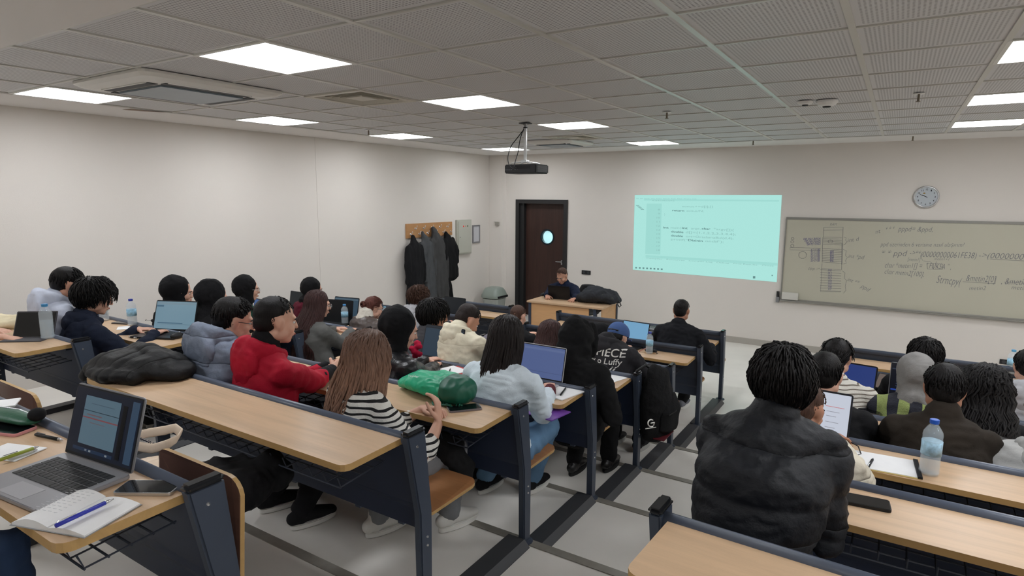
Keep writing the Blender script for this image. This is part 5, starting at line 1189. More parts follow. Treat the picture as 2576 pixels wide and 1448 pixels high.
# next row
PLJ, PLJi = person('person in a black leather jacket and tight black headscarf typing on the dark screened laptop', hd(1010, 828, 1, .20), 1, by=-20, hy=-30, hpitch=18, top=LEATH, topname='leather_jacket', scarf=(SCBLK, .62), rh=tz(1096, 922, 2), lh=tz(1070, 905, 2), collar=.02, trousers=TRK, bulk=1.12, s=1.0)
PW, PWi = person('person in a pale blue white sweater with long straight dark brown hair', hd(1276, 852, 1, .24), 1, by=-2, hy=4, hpitch=14, top=WHITEB, topname='sweater', hairspec=HS('long', ombre('dark_ombre', (30, 24, 23), (58, 38, 36), 1.05, 1.3), length=.66, vol=1.0, wave=.006, shoulder=(-.03, -.045, 0), n=420), rh=tz(1384, 978, 2), lh=tz(1310, 965, 2), pole=.2, sleeve_l=(1, .9), pose=('type', 'type'), cuffm=(MAROON, (1,)), trousers=JEAN, shoes=(CANVAS, WSOLE), feet=((-2.05, 2.98, .338), (-1.80, 3.13, .338)), bulk=.97)
person('person with dark wavy hair in a dark grey jacket holding both hands to the mouth', hd(1090, 794, 2, .24), 2, by=-10, hy=-30, hpitch=10, top=DGREY, topname='jacket', hairspec=HS('mop', HAIRBLK, vol=.98), lh=hd(1112, 818, 2, .36), rh=hd(1122, 812, 2, .36), pose=('fist', 'curl'), handdir=(((-.2, .2, 1), (.3, .9, 0)), ((-.5, .2, .9), (.4, .9, 0))), trousers=TRK, s=.98, skin=SKIN2)
person('person in a cream quilted jacket with short cropped hair looking down', hd(1176, 806, 2, .22), 2, by=-12, hy=-24, hpitch=34, qf=5, qa=.006, back=(0, -.03, .05), top=CREAM, topname='quilted_jacket', hood=.85, hairspec=HS('crop', HAIRDK), trousers=TRK, bulk=1.12, s=.96, skin=SKIN2)
PH, PHi = person('person with a black hood pulled up over the head in a black sweatshirt', hd(1455, 858, 2, .24), 2, by=2, hy=0, hpitch=14, top=fabric('black_fleece', (22, 22, 23)), topname='sweatshirt', trousers=fabric('black_trousers2', (20, 20, 21)), shoes=(BBOOT, BSOLE), back=(0, -.02, .03), feet=((-1.80, 3.72, .225), (-1.62, 3.90, .225)), bulk=1.17, rh=tz(1500, 975, 3), lh=tz(1440, 945, 3), s=1.0)
# sleeve panel of the grey puffer and the red scarf end of the leather jacket
_S, _E = PGi['S'][1], PGi['El'][1]
for a_, c_, m_ in ((.12, .34, WSHOE), (.34, .66, NAVY), (.66, .86, WSHOE)):
    b = MB(); b.loft([_S.lerp(_E, a_), _S.lerp(_E, c_)], [.082, .080], [.080, .078], side=PGi['fwd'], n=18, dome=False); link('sleeve_band', remeshed(b, .007, 1), m_, PG)
b = MB(); q = aty(1046, 878, 2.80)
for i in range(6): b.ell(q + Vector((.022 * math.sin(i * 2.1), .015 * math.cos(i * 1.3), .035 - .016 * i)), (.026, .02, .018), n=10)
link('red_scarf_end', remeshed(b, .006, 2, [(.004, 30, True)]), fabric('scarf_red', (176, 24, 60)), PLJ)
# hood up
def hoodup(root, info, m, s=1.0):
    H, R = info['head'], info['Rh']; LP = lambda p: H + R @ (Vector(p) * s); b = MB()
    b.ell(LP((0, -.045, .030)), (.106, .115, .118), R, n=26); b.ell(LP((0, -.085, .095)), (.058, .06, .062), R, n=18); b.ell(LP((.0, -.05, -.05)), (.118, .10, .08), R, n=20)
    b.loft([LP((-.085, .03, -.08)), LP((-.092, .055, .03)), LP((-.05, .06, .115)), LP((.05, .06, .115)), LP((.092, .055, .03)), LP((.085, .03, -.08))], [.018] * 6, [.026] * 6, side=R @ Vector((0, 1, 0)), n=12)
    b.loft([LP((0, -.03, -.05)), info['nb'] + Vector((0, 0, -.03))], [.10, .135], [.095, .10], side=info['sd'], n=20)
    return link('hood', remeshed(b, .010, 3, [(.010, (10, 10, 6), True), (.003, 30, True)]), m, root)
hoodup(PH, PHi, fabric('black_fleece', (22, 22, 23)))
PC, PCi = person('person in a blue cap and dark hoodie printed with large white lettering on the back', hd(1553, 852, 3, .36), 3, by=-4, hy=-8, hpitch=30, top=CHAR, topname='hoodie', hood=.8, back=(0, -.13, .125), capm=CAPB, hairspec=HS('crop', HAIRBLK, n=120), trousers=TRK, bulk=1.17, rh=tz(1640, 925, 4), lh=tz(1570, 905, 4), s=.97)
person('person with long wavy dark brown hair seated left of the hooded figure', hd(1386, 844, 3, .20), 3, by=0, hy=-6, hpitch=10, top=BLKW, topname='top', hairspec=HS('long', HAIRMAR, length=.40, vol=1.02, wave=.014), trousers=TRK, s=.97)
person('person in a mauve grey hoodie bent low, mostly hidden behind the long dark hair', hd(1262, 842, 3, .22), 3, by=-4, hy=-4, hpitch=42, top=PURPG, topname='hoodie', hood=1.1, hairspec=HS('short', HAIRBLK), trousers=TRK, s=.92, bulk=1.05, back=(-.06, -.02, .03))
person('person with very short brown hair and black top beside the pale post', hd(1304, 796, 4, .2), 4, by=0, hy=-6, hpitch=10, top=BLKW, topname='top', hairspec=HS('crop', HAIRBR), trousers=TRK, s=.92)
person('person in a small black headscarf just left of the blue cap', hd(1514, 848, 4, .2), 4, by=0, hy=4, hpitch=16, top=BLKW, topname='top', scarf=(SCBLK, .9), trousers=TRK, s=.95)
person('person alone in a black sweater near the aisle with an elbow on the front bench', hd(1714, 782, 5, .22), 5, by=0, hy=2, hpitch=6, top=fabric('black_sweater', (27, 28, 32)), topname='sweater', hairspec=HS('crop', HAIRBLK), rh=tz(1790, 868, 6), lh=tz(1690, 845, 6), pose=('type', 'curl'), trousers=fabric('black_trousers3', (26, 26, 28)), shoes=(GSHOE, WSOLE), feet=((-1.98, 6.18, 0), (-1.74, 6.12, 0)), s=.95, bulk=1.05, skin=SKIN3)
# right block
PB, PBi = person('person in a big dark quilted puffer with thick black wavy hair, largest on the right', aty(1968, 968, 2.16), 0, hip=(-.33, 1.88, .97), by=6, hy=12, hpitch=18, qf=7.2, qa=.020, pole=.02, top=PUFN, topname='puffer_jacket', collar=.03, hairspec=HS('bushy', HAIRBLK, vol=1.0, n=2200), rh=Vector((-.17, 2.28, 1.19)), lh=Vector((-.40, 2.34, 1.17)), trousers=TRK, bulk=1.07, shw=.172, s=1.0, back=(-.02, -.01, .02), tvox=.010, folds=.9)
person('person in a beige puffer with light brown hair behind the bright laptop screen', hd(2022, 1030, 1, .24), 1, by=4, hy=-20, hpitch=16, qf=9, top=BEIGE, topname='puffer_jacket', hairspec=HS('crop', HAIRBR), rh=tz(2110, 1120, 2), lh=tz(2075, 1100, 2), trousers=TRK, bulk=1.15, s=.95, skin=SKIN3)
person('person in a black sweater with short dark hair beyond the bright laptop', hd(2074, 945, 2, .24), 2, by=4, hy=0, hpitch=10, top=BLKW, topname='sweater', hairspec=HS('short', HAIRBLK), trousers=TRK, bulk=1.15, s=1.0)
person('person in a finely striped white shirt with black hair in a low bun', hd(2106, 900, 3, .22), 3, by=-2, hy=-6, hpitch=8, top=STRIPE2, topname='striped_shirt', hairspec=HS('pony', HAIRBLK, vol=1.02), trousers=TRK, s=.97, bulk=1.05)
person('person with thick black bowl shaped hair and black top near the right front', hd(2328, 896, 4, .22), 4, by=0, hy=14, hpitch=8, top=BLKW, topname='top', hairspec=HS('mop', HAIRBLK, vol=1.0), trousers=TRK, s=.95)
person('person in a pale grey headscarf and green plaid shirt', hd(2302, 944, 3, .2), 3, by=4, hy=6, hpitch=18, top=PLAID, topname='plaid_shirt', scarf=(SCGREY, 1.0), trousers=TRK, s=.95, rh=tz(2325, 1020, 4))
person('person in a dark brown blazer with short black hair, facing straight ahead', hd(2376, 980, 2, .22), 2, by=0, hy=0, hpitch=10, top=BROWNB, topname='blazer', collar=.035, hairspec=HS('short', HAIRBLK, vol=1.03), trousers=TRK, bulk=1.1, shw=.172, s=1.0, skin=SKIN3)
person('person with a great mass of long curly black hair on the right', hd(2474, 984, 3, .14), 3, by=0, hy=6, hpitch=8, top=BLKW, topname='top', hairspec=HS('longcurly', HAIRBLK, length=.50, vol=1.25, n=520, wave=.02), trousers=TRK, s=1.0, lh=hd(2438, 965, 3, .2), pose=('curl', 'type'), handdir=(((.3, .1, 1), (-.6, -.6, 0)), None), skin=SKIN3)
person('person in a grey hooded jacket cut by the right edge, beside the small bottle', aty(2588, 925, 4.98), 4, by=0, hy=0, hpitch=10, top=LGREY, topname='jacket', hood=1.1, hairspec=HS('short', HAIRBLK), trousers=TRK, s=.95)
person('person in a pale grey hoodie cut by the right edge, only shoulder and sleeve shown', aty(2636, 1050, 3.46), 2, by=0, hy=0, hpitch=10, top=LIGHTG, topname='hoodie', hood=1.1, hairspec=HS('short', HAIRBLK), trousers=TRK, s=.98, bulk=1.18, lh=tz(2520, 1120, 3))
# people whose heads are out of the frame
person('person in an off-white sleeve with both hands beside the tablet at the left edge', Vector((-5.08, 1.14, 1.66)), None, T=TREAD[-1], hip=(-5.02, 1.04, 1.08), by=-14, hy=-14, hpitch=14, top=OFFW, topname='sweater', hairspec=HS('short', HAIRBLK), rh=atz(22, 850, 1.285), lh=atz(0, 832, 1.285), sleeve_l=.8, pose=('type', 'type'), handdir=(((.9, .35, -.1), (0, 0, 1)), ((.9, .35, -.1), (0, 0, 1))), trousers=OLIVE, legs=True)
person('person in blue jeans at the lower left corner, only a thigh and knee shown', Vector((-2.42, .22, 1.80)), None, T=TREAD[-2], hip=(-2.20, .20, 1.20), by=-36, hy=-20, hpitch=14, top=NAVY, topname='sweater', hairspec=HS('short', HAIRBLK), lh=Vector((-2.50, .38, 1.26)), rh=Vector((-2.40, .36, 1.26)), trousers=JEAND, feet=((-2.12, .62, .676), (-1.85, .52, .676)), kneez=.0)
# the lecturer
LH = aty(1414, 694, 7.98)
PL, PLi = person('person in a dark navy shirt behind the teacher desk looking down at a black laptop', LH, None, T=0.0, hip=(LH.x + .02, 8.20, .56), by=180, hy=176, hpitch=26, top=DNAVY, topname='shirt', hairspec=HS('crop', HAIRBR), lh=atz(1446, 752, .755), rh=atz(1372, 748, .755), pose=('type', 'type'), trousers=TRK, skin=SKIN2, s=.98, bulk=1.06, collar=.01)

# lettering on clothes sits on the back surface
def backtext(name, info, root, lines, m, off=.0, bulk=1.1, tilt=0.0):
    """wrap text onto the back of a garment: rays from behind onto the torso"""
    import mathutils
    top_ = [c for c in root.children if c.data and c.name.split('.')[0] in ('hoodie', 'sweatshirt', 'jacket')][0]
    from mathutils.bvhtree import BVHTree
    vs = [mw(top_) @ v.co for v in top_.data.vertices]; bvh = BVHTree.FromPolygons(vs, [tuple(p.vertices) for p in top_.data.polygons])
    ms = []
    F, S_ = info['fwd'], info['sd']; c0 = info['nb']
    for s_, x, z, wd, h, sh, bold in lines:
        me = text_mesh(s_, 1.0, 0, sh, bold); xs = [v.co.x for v in me.vertices]; x0, x1 = min(xs), max(xs)
        bm = bmesh.new(); bm.from_mesh(me); bmesh.ops.triangulate(bm, faces=bm.faces); bmesh.ops.subdivide_edges(bm, edges=[e for e in bm.edges if e.calc_length() > .12], cuts=2); bm.to_mesh(me); bm.free()
        for v in me.vertices:
            X = x + (v.co.x - x0) / (x1 - x0) * wd; Z = z + v.co.y / .7 * h + X * tilt
            o = c0 + S_ * X + Vector((0, 0, Z)) - F * .6; hit = bvh.ray_cast(o, F)
            v.co = (hit[0] - F * .0025) if hit[0] is not None else o + F * .45
        ms.append(me)
    bm = bmesh.new()
    for me in ms: bm.from_mesh(me)
    out = bpy.data.meshes.new(name); bm.to_mesh(out); bm.free(); link(name, out, m, root)
PRINTW = mat('print_white', (222, 220, 214), rough=.8)
backtext('back_print', PCi, PC, [('ONE PIECE', -.21, -.075, .40, .056, 0, .008), ('Monkey o Luffy', -.21, -.128, .39, .040, 0, .004), ('Sanji', -.045, -.180, .20, .044, .35, .01)], PRINTW, tilt=-.02)
backtext('small_chest_print', PHi, PH, [('Columbia', .02, -.20, .075, .012, 0, .01)], PRINTW, tilt=-.08)
# ---------------------------------------------------------------- things on the benches
def TRZ(p, a=0, tilt=0): return Matrix.Translation(Vector(p)) @ Matrix.Rotation(rad(a), 4, 'Z')
KEYM = mat('laptop_keys', (26, 27, 30), rough=.5)
def laptop(c, yaw, label, w=.33, d=.23, hgt=.21, open_=105, body=(60, 62, 68), scr=None, scrcol=(110, 150, 176), sstr=.35, content=None, border=.008, keys=True):
    """c = middle of the hinge on the table; yaw 0: screen faces -Y"""
    bm_ = mat('laptop_shell_%d_%d_%d' % body, body, rough=.35, metal=.35)
    t = empty('laptop', c, 0, label, 'laptop', 'open laptops'); M = TRZ(c, yaw)
    b = MB(); b.prism([(x - w / 2, y - d) for x, y in rounded(w, d, .012, 3)], .002, .014, M=M); base = b.build('base', bm_, t, bevel=.002)
    if keys:
        b = MB(); 
        kw = (w * .86) / 14
        for r in range(5):
            for q in range(14):
                if r == 4 and 4 <= q <= 8: continue
                x = -w * .43 + q * kw; y = -d * .13 - r * d * .105; b.box((x + .001, y - d * .09, .0142), (x + kw - .001, y, .0156), M=M)
        b.box((-w * .43 + 4 * kw + .001, -d * .13 - 4 * d * .105 - d * .09, .0142), (-w * .43 + 9 * kw - .001, -d * .13 - 4 * d * .105, .0156), M=M)
        b.build('keyboard', KEYM, base); MB().box((-w * .17, -d * .95, .0141), (w * .17, -d * .70, .0146), M=M).build('trackpad', mat('trackpad_%d' % body[0], tuple(min(255, x + 14) for x in body), rough=.3), base)
    ML = M @ Matrix.Translation((0, .0, .012)) @ Matrix.Rotation(-rad(open_ - 90), 4, 'X')
    b = MB(); b.prism([(x - w / 2, y) for x, y in rounded(w, hgt, .012, 3)], 0, .006, M=ML @ Matrix.Rotation(PI / 2, 4, 'X') @ Matrix.Translation((0, 0, -.006))); lid = b.build('lid', bm_, t, bevel=.0015)
    MB().box((-w / 2 + .004, -.0012, .004), (w / 2 - .004, -.0002, hgt - .004), M=ML).build('bezel', BLACK, lid)
    so = MB().box((-w / 2 + border, -.0018, .012), (w / 2 - border, -.0012, hgt - .009), M=ML).build('display', screen('d%d_%d_%d' % scrcol, scrcol, sstr), lid)
    if content:
        b_ = {}
        for (x0, z0, x1, z1, col, st) in content:
            m = screen('d%d_%d_%d' % col, col, st); b_.setdefault(m.name, (m, MB()))[1].box((-w / 2 + x0 * w, -.0024, z0 * hgt), (-w / 2 + x1 * w, -.0018, z1 * hgt), M=ML)
        for m, bb in b_.values(): bb.build('screen_content', m, lid)
    return t
DOC = [(.18, .20, .70, .86, (112, 142, 160), .42), (.18, .655, .70, .664, (20, 30, 44), .3), (.18, .555, .70, .572, (168, 72, 70), .45), (.24, .60, .46, .615, (150, 100, 100), .4), (.30, .50, .52, .508, (150, 100, 100), .4), (.28, .76, .62, .766, (70, 90, 110), .4), (.74, .12, .80, .84, (12, 14, 20), .1), (.86, .10, .955, .92, (70, 96, 124), .4), (.12, .105, .70, .15, (40, 62, 92), .4), (.30, .115, .33, .14, (150, 160, 170), .4), (.36, .115, .39, .14, (190, 200, 205), .4), (.60, .115, .63, .14, (190, 200, 205), .4)]
c = V(-1.845, .742, TOPZ[-1])
laptop(c, 6, 'open silver laptop showing a document in the lower left foreground', w=.315, d=.22, hgt=.205, open_=106, body=(150, 150, 154), scrcol=(24, 32, 50), sstr=.45, content=DOC)
IDE = [(.03, .86, .97, .93, (150, 180, 196), .5), (.03, .78, .2, .84, (96, 134, 160), .5), (.10, .20, .9, .205, (80, 110, 130), .4), (.10, .23, .7, .26, (96, 134, 160), .4)]
laptop(tz(436, 835, 1, 0) + V(0, .0, 0), 24, 'laptop with a pale blue screen before the navy sweater', w=.34, hgt=.225, open_=108, body=(38, 40, 44), scrcol=(134, 168, 186), sstr=.62, content=IDE)
laptop(atz(655, 815, TOPZ[3]) + V(-.05, .05, 0), 0, 'laptop with a blue screen between the puffer and the red jacket heads', w=.33, hgt=.22, open_=104, body=(40, 42, 48), scrcol=(84, 118, 176), sstr=.55)
laptop(tz(848, 812, 3, 0), 14, 'black laptop beside the small bottle in front of the grey overcoat', w=.34, hgt=.22, open_=100, body=(28, 29, 31), scrcol=(16, 20, 24), sstr=.1)
laptop(tz(864, 800, 4, 0) + V(0, .02, 0), 10, 'laptop with a dim teal screen against the left wall', w=.34, hgt=.225, open_=104, body=(30, 32, 36), scrcol=(64, 92, 112), sstr=.5, content=[(.03, .86, .97, .92, (96, 122, 140), .5)])
laptop(tz(750, 782, 4, 0), 0, 'dark laptop lid in front of the burgundy top', w=.34, hgt=.22, open_=100, body=(44, 48, 50), scrcol=(50, 58, 62), sstr=.25)
laptop(tz(1106, 907, 2, 0) + V(.0, .0, 0), 2, 'laptop with a dark teal screen in front of the black leather jacket', w=.34, hgt=.23, open_=108, body=(34, 36, 42), scrcol=(46, 66, 84), sstr=.55, content=[(.03, .90, .97, .95, (30, 38, 48), .4)])
laptop(tz(1357, 958, 2, 0), 0, 'silver laptop with a violet blue screen before the pale blue white sweater', w=.32, d=.22, hgt=.215, open_=104, body=(198, 198, 200), scrcol=(96, 114, 166), sstr=.62, content=[(.03, .84, .97, .90, (110, 128, 176), .6), (.03, .22, .97, .228, (80, 94, 140), .5)])
laptop(tz(1592, 866, 5, 0), -8, 'laptop with a sky blue screen beside the blue cap', w=.30, hgt=.22, open_=106, body=(40, 42, 46), scrcol=(124, 178, 216), sstr=.75)
laptop(tz(1140, 792, 5, 0) + V(0, .0, 0), 0, 'black laptop beside the curly haired boy at the front left', w=.33, hgt=.21, open_=102, body=(40, 42, 46), scrcol=(38, 44, 50), sstr=.3)
laptop(atz(1234, 880, TOPZ[4]) + V(.0, .0, 0), -62, 'dark blue laptop lid glimpsed behind the long dark hair', w=.32, hgt=.22, open_=98, body=(34, 52, 112), scrcol=(40, 52, 90), sstr=.3)
WEB = [(.02, .06, .60, .90, (66, 140, 158), .75), (.02, .06, .60, .32, (44, 70, 100), .6), (.02, .32, .60, .5, (104, 130, 150), .7), (.06, .36, .36, .46, (226, 228, 232), .9), (.30, .915, .55, .95, (90, 110, 200), .8), (.64, .66, .90, .67, (210, 90, 90), .8), (.66, .20, .8, .21, (150, 150, 160), .7), (.66, .32, .84, .33, (150, 150, 160), .7), (.66, .45, .8, .46, (150, 150, 160), .7), (.66, .55, .84, .56, (150, 150, 160), .7)]
laptop(tz(2052, 1102, 2, 0) + V(-.02, .03, 0), -4, 'laptop showing a bright web page beside the big navy puffer', w=.31, hgt=.215, open_=106, body=(40, 44, 56), scrcol=(206, 212, 226), sstr=.85, content=WEB)
laptop(tz(2122, 1000, 3, 0) + V(0, .03, 0), -8, 'laptop with a deep blue glossy screen beside the striped shirt', w=.33, hgt=.21, open_=104, body=(26, 28, 36), scrcol=(46, 70, 142), sstr=.6)
CODE = [(.03, .80, .97, .83, (60, 70, 90), .5), (.03, .2, .18, .24, (40, 80, 190), .6)] + [(.10, .74 - i * .07, .10 + .1 * ((i * 7) % 5 + 1), .755 - i * .07, (90, 110, 150), .5) for i in range(7)]
laptop(tz(2294, 1012, 3, 0) + V(.05, .02, 0), 0, 'laptop with a black code editor screen behind the brown blazer', w=.36, hgt=.22, open_=104, body=(150, 152, 158), scrcol=(14, 18, 34), sstr=.5, content=CODE)
laptop(V(-3.98, 7.56, .722), 182, 'black laptop on the teacher desk seen from its lid side', w=.34, hgt=.19, open_=100, body=(22, 22, 24), scrcol=(190, 210, 215), sstr=.6)

# bottles
PET = mat('bottle_plastic', (226, 236, 242), rough=.12, spec=.9, alpha=.26); WATER = mat('water', (206, 222, 230), rough=.05, spec=.6, alpha=.22)
def bottle(p, label, cap=(60, 120, 190), r=.033, h=.21, lab=(150, 196, 220), fill=.75, name='water_bottle', tint=None):
    t = empty(name, p, 0, label, 'bottle', 'water bottles on the benches'); M = Matrix.Translation(p)
    prof = [(.0008, .004), (r * .55, .002), (r * .9, .004), (r, .014)]
    hz = h * .72; n_ = 7
    for i in range(n_ + 1):
        z = .02 + (hz - .02) * i / n_; prof += [(r, z), (r * .955, z + (hz - .02) / n_ * .5)] if i < n_ else [(r, z)]
    prof += [(r * .92, h * .78), (r * .62, h * .86), (r * .40, h * .91), (r * .38, h * .94)]
    body = MB().lathe(prof, M=M, n=24).build('bottle_body', PET if tint is None else mat('pet_tint', (120, 196, 204), rough=.1, spec=.8, alpha=.45), t, smooth=True)
    wp = [(.0008, .008), (r * .88, .010)]; 
    wp += [(r * .925, .02), (r * .925, .02 + (hz - .03) * fill), (.0008, .02 + (hz - .03) * fill)]
    MB().lathe(wp, M=M, n=20).build('water', WATER, body, smooth=False)
    b = MB(); b.lathe([(r * .42, h * .925), (r * .46, h * .93), (r * .46, h * .995), (r * .40, h), (.0008, h)], M=M, n=20); b.build('bottle_cap', mat('cap_%d_%d' % (cap[0], cap[2]), cap, rough=.4), t)
    if lab:
        b = MB(); b.lathe([(r * 1.012, hz * .52), (r * 1.012, hz * .86)], M=M, n=24); b.build('bottle_label', mat('label_%d' % lab[0], lab, rough=.5, var=.25, vscale=60), t, smooth=True)
    return t
bottle(tz(121, 852, 0, 0), 'full clear water bottle with a blue cap at the end of the left bench', cap=(62, 132, 180), r=.036, h=.22, lab=None)
bottle(tz(334, 818, 1, 0), 'blue capped bottle with a pale label near the laptop of the navy sweater', cap=(44, 60, 160), r=.034, h=.21)
bottle(atz(263, 806, TOPZ[1]) , 'water bottle with a teal cap behind the chin of the navy sweater', cap=(40, 160, 150), r=.034, h=.22, lab=(210, 222, 222))
bottle(tz(868, 815, 3, 0), 'water bottle with a blue cap beside the hand of the grey overcoat', cap=(70, 140, 200), r=.034, h=.20)
bottle(tz(1633, 889, 5, 0), 'water bottle with a violet blue cap on the bench before the black sweater', cap=(70, 80, 170), r=.034, h=.21, lab=(150, 150, 190))
bottle(tz(2336, 1192, 2, 0), 'tall water bottle with a blue cap on the right bench, largest of the bottles', cap=(40, 92, 190), r=.037, h=.24, lab=(168, 204, 224))
bottle(tz(2427, 1070, 3, 0), 'bottle of teal liquid with a turquoise cap beside the brown blazer', cap=(60, 178, 186), r=.036, h=.21, lab=None, tint=(180, 226, 230))
bottle(atz(2543, 940, TOPZ[5]), 'small water bottle at the right edge near the wall socket', cap=(90, 160, 200), r=.036, h=.21)
bottle(atz(968, 792, TOPZ[4]), 'bottle with a light blue label just right of the bronze jacket', cap=(120, 190, 220), r=.033, h=.10, fill=.6, lab=(140, 200, 226))

# flat things
def slab(name, p, w, l, h, a, m, label, cat, r=.008, group=None, parts=None, bevel=.001):
    t = empty(name, p, 0, label, cat, group); M = TRZ(p, a)
    MB().prism([(x - w / 2, y - l / 2) for x, y in rounded(w, l, r, 3)], .0005, h, M=M).build('case' if cat == 'phone' else 'cover', m, t, bevel=bevel)
    if cat == 'phone':
        MB().prism([(x - w / 2 + .003, y - l / 2 + .003) for x, y in rounded(w - .006, l - .006, r * .8, 3)], h, h + .0006, M=M).build('phone_screen', mat('phone_glass', (16, 17, 20), rough=.06, spec=.8), t)
    return t, M
DARKP = mat('phone_dark', (44, 44, 48), rough=.35)
slab('phone', tz(398, 1222, -1, 0) + V(0, -.022, 0), .072, .15, .009, -58, SILVER, 'silver edged phone lying screen up beside the foreground post', 'phone', .01)
slab('phone', tz(1168, 1028, 1, 0), .078, .16, .009, -40, mat('phone_grey', (120, 112, 116), rough=.4), 'phone in a grey case beside the green bag cord', 'phone', .01)
slab('phone', tz(2168, 1264, 1, 0), .078, .165, .011, -84, BLACK, 'black phone face up on the right bench behind the navy puffer', 'phone', .01)
slab('phone', tz(308, 813, 1, 0), .072, .15, .009, -70, DARKP, 'phone lying left of the blue capped bottle on the left bench', 'phone', .01)
slab('phone', tz(2196, 1034, 3, 0), .075, .15, .009, 0, mat('phone_brown', (84, 74, 70), rough=.4), 'brown cased phone beside the striped shirt', 'phone', .01)
slab('phone', tz(1192, 970, 2, 0), .07, .145, .009, -60, BLACK, 'black phone partly behind the pale blue white sweater', 'phone', .01)
slab('phone', tz(18, 1083, -1, 0), .078, .16, .010, -70, mat('phone_pink', (214, 150, 150), rough=.4), 'pink cased phone under the green pencil case', 'phone', .01)

def notebook_open(p, a, label):
    t = empty('open_notebook', p, 0, label, 'notebook'); M = TRZ(p, a)
    for sgn, h in ((-1, .018), (1, .012)):
        b = MB(); prof = []
        for i in range(9):
            q = i / 8; x = sgn * q * .105; z = .004 + h * math.sin(q * PI * .85 + .35) * (1.0 if sgn < 0 else .8); prof.append((x, z))
        poly = [(0, .001)] + [(sgn * .105, .001)] + prof[::-1]
        b.prism(poly, -.075, .075, M=M, axis=1); b.build('page_block', PAPER, t)
    b = MB()
    for r in range(9):
        y = .06 - r * .012; 
        for q in range(5): x = -.095 + q * .017; b.box((x, y, .0235 - abs(q - 2.4) * .0012), (x + .010, y + .0012, .0239 - abs(q - 2.4) * .0012), M=M)
    b.build('pencil_notes', mat('pencil_grey', (208, 209, 212), rough=.8), t)
    MB().box((-.108, -.078, .0002), (.108, .078, .0012), M=M).build('cover', mat('cover_grey', (150, 150, 152)), t)
    return t
_a, _b = tz(132, 1330, -1, 0), tz(256, 1263, -1, 0); notebook_open((_a + _b) / 2 + V(0, 0, .001), math.degrees(math.atan2((_b - _a).y, (_b - _a).x)) - 90, 'small open notebook with pencil notes lying beside the silver laptop')
def pen(a_, b_, col, label, tipcol=SILVER, r=.005, name='pen'):
    a_, b_ = Vector(a_), Vector(b_); d = (b_ - a_).normalized(); t = empty(name, (a_ + b_) / 2, 0, label, 'pen'); L_ = (b_ - a_).length
    MB().tube([a_, a_ + d * L_ * .84], r, n=10).build('barrel', col, t, smooth=True); MB().tube([a_ + d * L_ * .84, a_ + d * L_ * .94, b_], [r, r * .6, r * .2], n=10).build('tip', tipcol, t, smooth=True)
    u = Vector((0, 0, 1)); MB().tube([a_ + d * .004 + u * r, a_ + d * .008 + u * (r + .003), a_ + d * .045 + u * (r + .002)], .0014, n=5).build('clip', tipcol, t)
BLUEP = mat('pen_blue', (52, 60, 176), rough=.3); GREENP = mat('pen_green', (160, 176, 70), rough=.4)
z0 = TOPZ[-1]
pen(atz(140, 1322, z0 + .026), atz(286, 1254, z0 + .026), BLUEP, 'clear blue ballpoint pen lying across the open notebook')
pen(atz(90, 1092, z0 + .006), atz(158, 1106, z0 + .006), BLACK, 'black metal pen left of the silver laptop')
pen(atz(0, 1156, z0 + .014), atz(98, 1122, z0 + .014), GREENP, 'green pen on the small paper at the left edge')
pen(atz(18, 1154, z0 + .006), atz(94, 1130, z0 + .006), WHITEP, 'white pen beside the green pen at the left edge')
slab('paper_sheet', tz(28, 1138, -1, 0), .15, .10, .003, 20, PAPER, 'small white paper under the green pen', 'paper', .003)
slab('notepad', tz(0, 1046, -1, 0) + V(-.02, .0, .034), .09, .12, .006, -30, PAPER, 'white pad with a red edge on top of the green pencil case', 'notepad', .003)
t = empty('pencil_case', tz(38, 1052, -1, 0), 0, 'dark green leather pencil case at the left edge', 'pencil case')
p = tz(36, 1066, -1, 0) + V(0, 0, .012); M = TRZ(p, 12)
b = MB(); b.loft([M @ V(-.12, 0, .014), M @ V(0, 0, .016), M @ V(.085, 0, .014), M @ V(.10, 0, .012)], [.038, .042, .038, .028], [.014, .017, .014, .010], side=M.to_3x3() @ V(0, 1, 0), n=16); b.build('case_body', mat('green_leather', (34, 84, 62), rough=.45, bump=.2), t, smooth=True)
MB().tube([M @ V(-.12, .02, .028), M @ V(0, .022, .031), M @ V(.09, .012, .024)], .0025, n=6).build('zip', SILVER, t)
t = empty('fluffy_ball', tz(93, 1050, -1, .05), 0, 'small black fluffy ball clinging to the foreground bench rail', 'ornament'); MB().ell(tz(93, 1042, -1, .045), (.026, .026, .022), n=14).build('ball', BLKW, t, smooth=True)

# tablet in a folded case with hands, left bench
t = empty('tablet', tz(88, 846, 0, 0), 0, 'tablet standing in a dark grey folding case on the left bench', 'tablet'); p = tz(78, 852, 0, 0); M = TRZ(p + V(-.03, .02, 0), 38)
b = MB(); MM = M @ Matrix.Rotation(rad(-24), 4, 'X'); b.box((-.12, 0, .0), (.12, .008, .17), M=MM); b.build('case', mat('case_grey', (70, 68, 72), rough=.7), t, bevel=.003)
MB().box((-.112, -.0015, .008), (.112, 0, .162), M=MM).build('tablet_screen', mat('phone_glass', (16, 17, 20)), t)
MB().box((-.12, -.12, .0005), (.12, .0, .006), M=M).build('keyboard_flap', mat('case_grey', (70, 68, 72)), t)
def soft(name, b, m, label, cat, vox=.010, disp=None, origin=None, group=None, sm=3):
    me = remeshed(b, vox, sm, disp or [(.010, (7, 7, 7), True), (.004, 20, True)]); o = link(name, me, m)
    if origin is not None: recenter(o, origin)
    return tag(o, label, cat, group)
b = MB(); p = tz(18, 822, 0, 0); b.loft([p + V(-.22, .0, .03), p + V(0, .0, .035), p + V(.10, .01, .03)], [.10, .11, .07], [.028, .034, .026], side=(0, 1, 0)); 
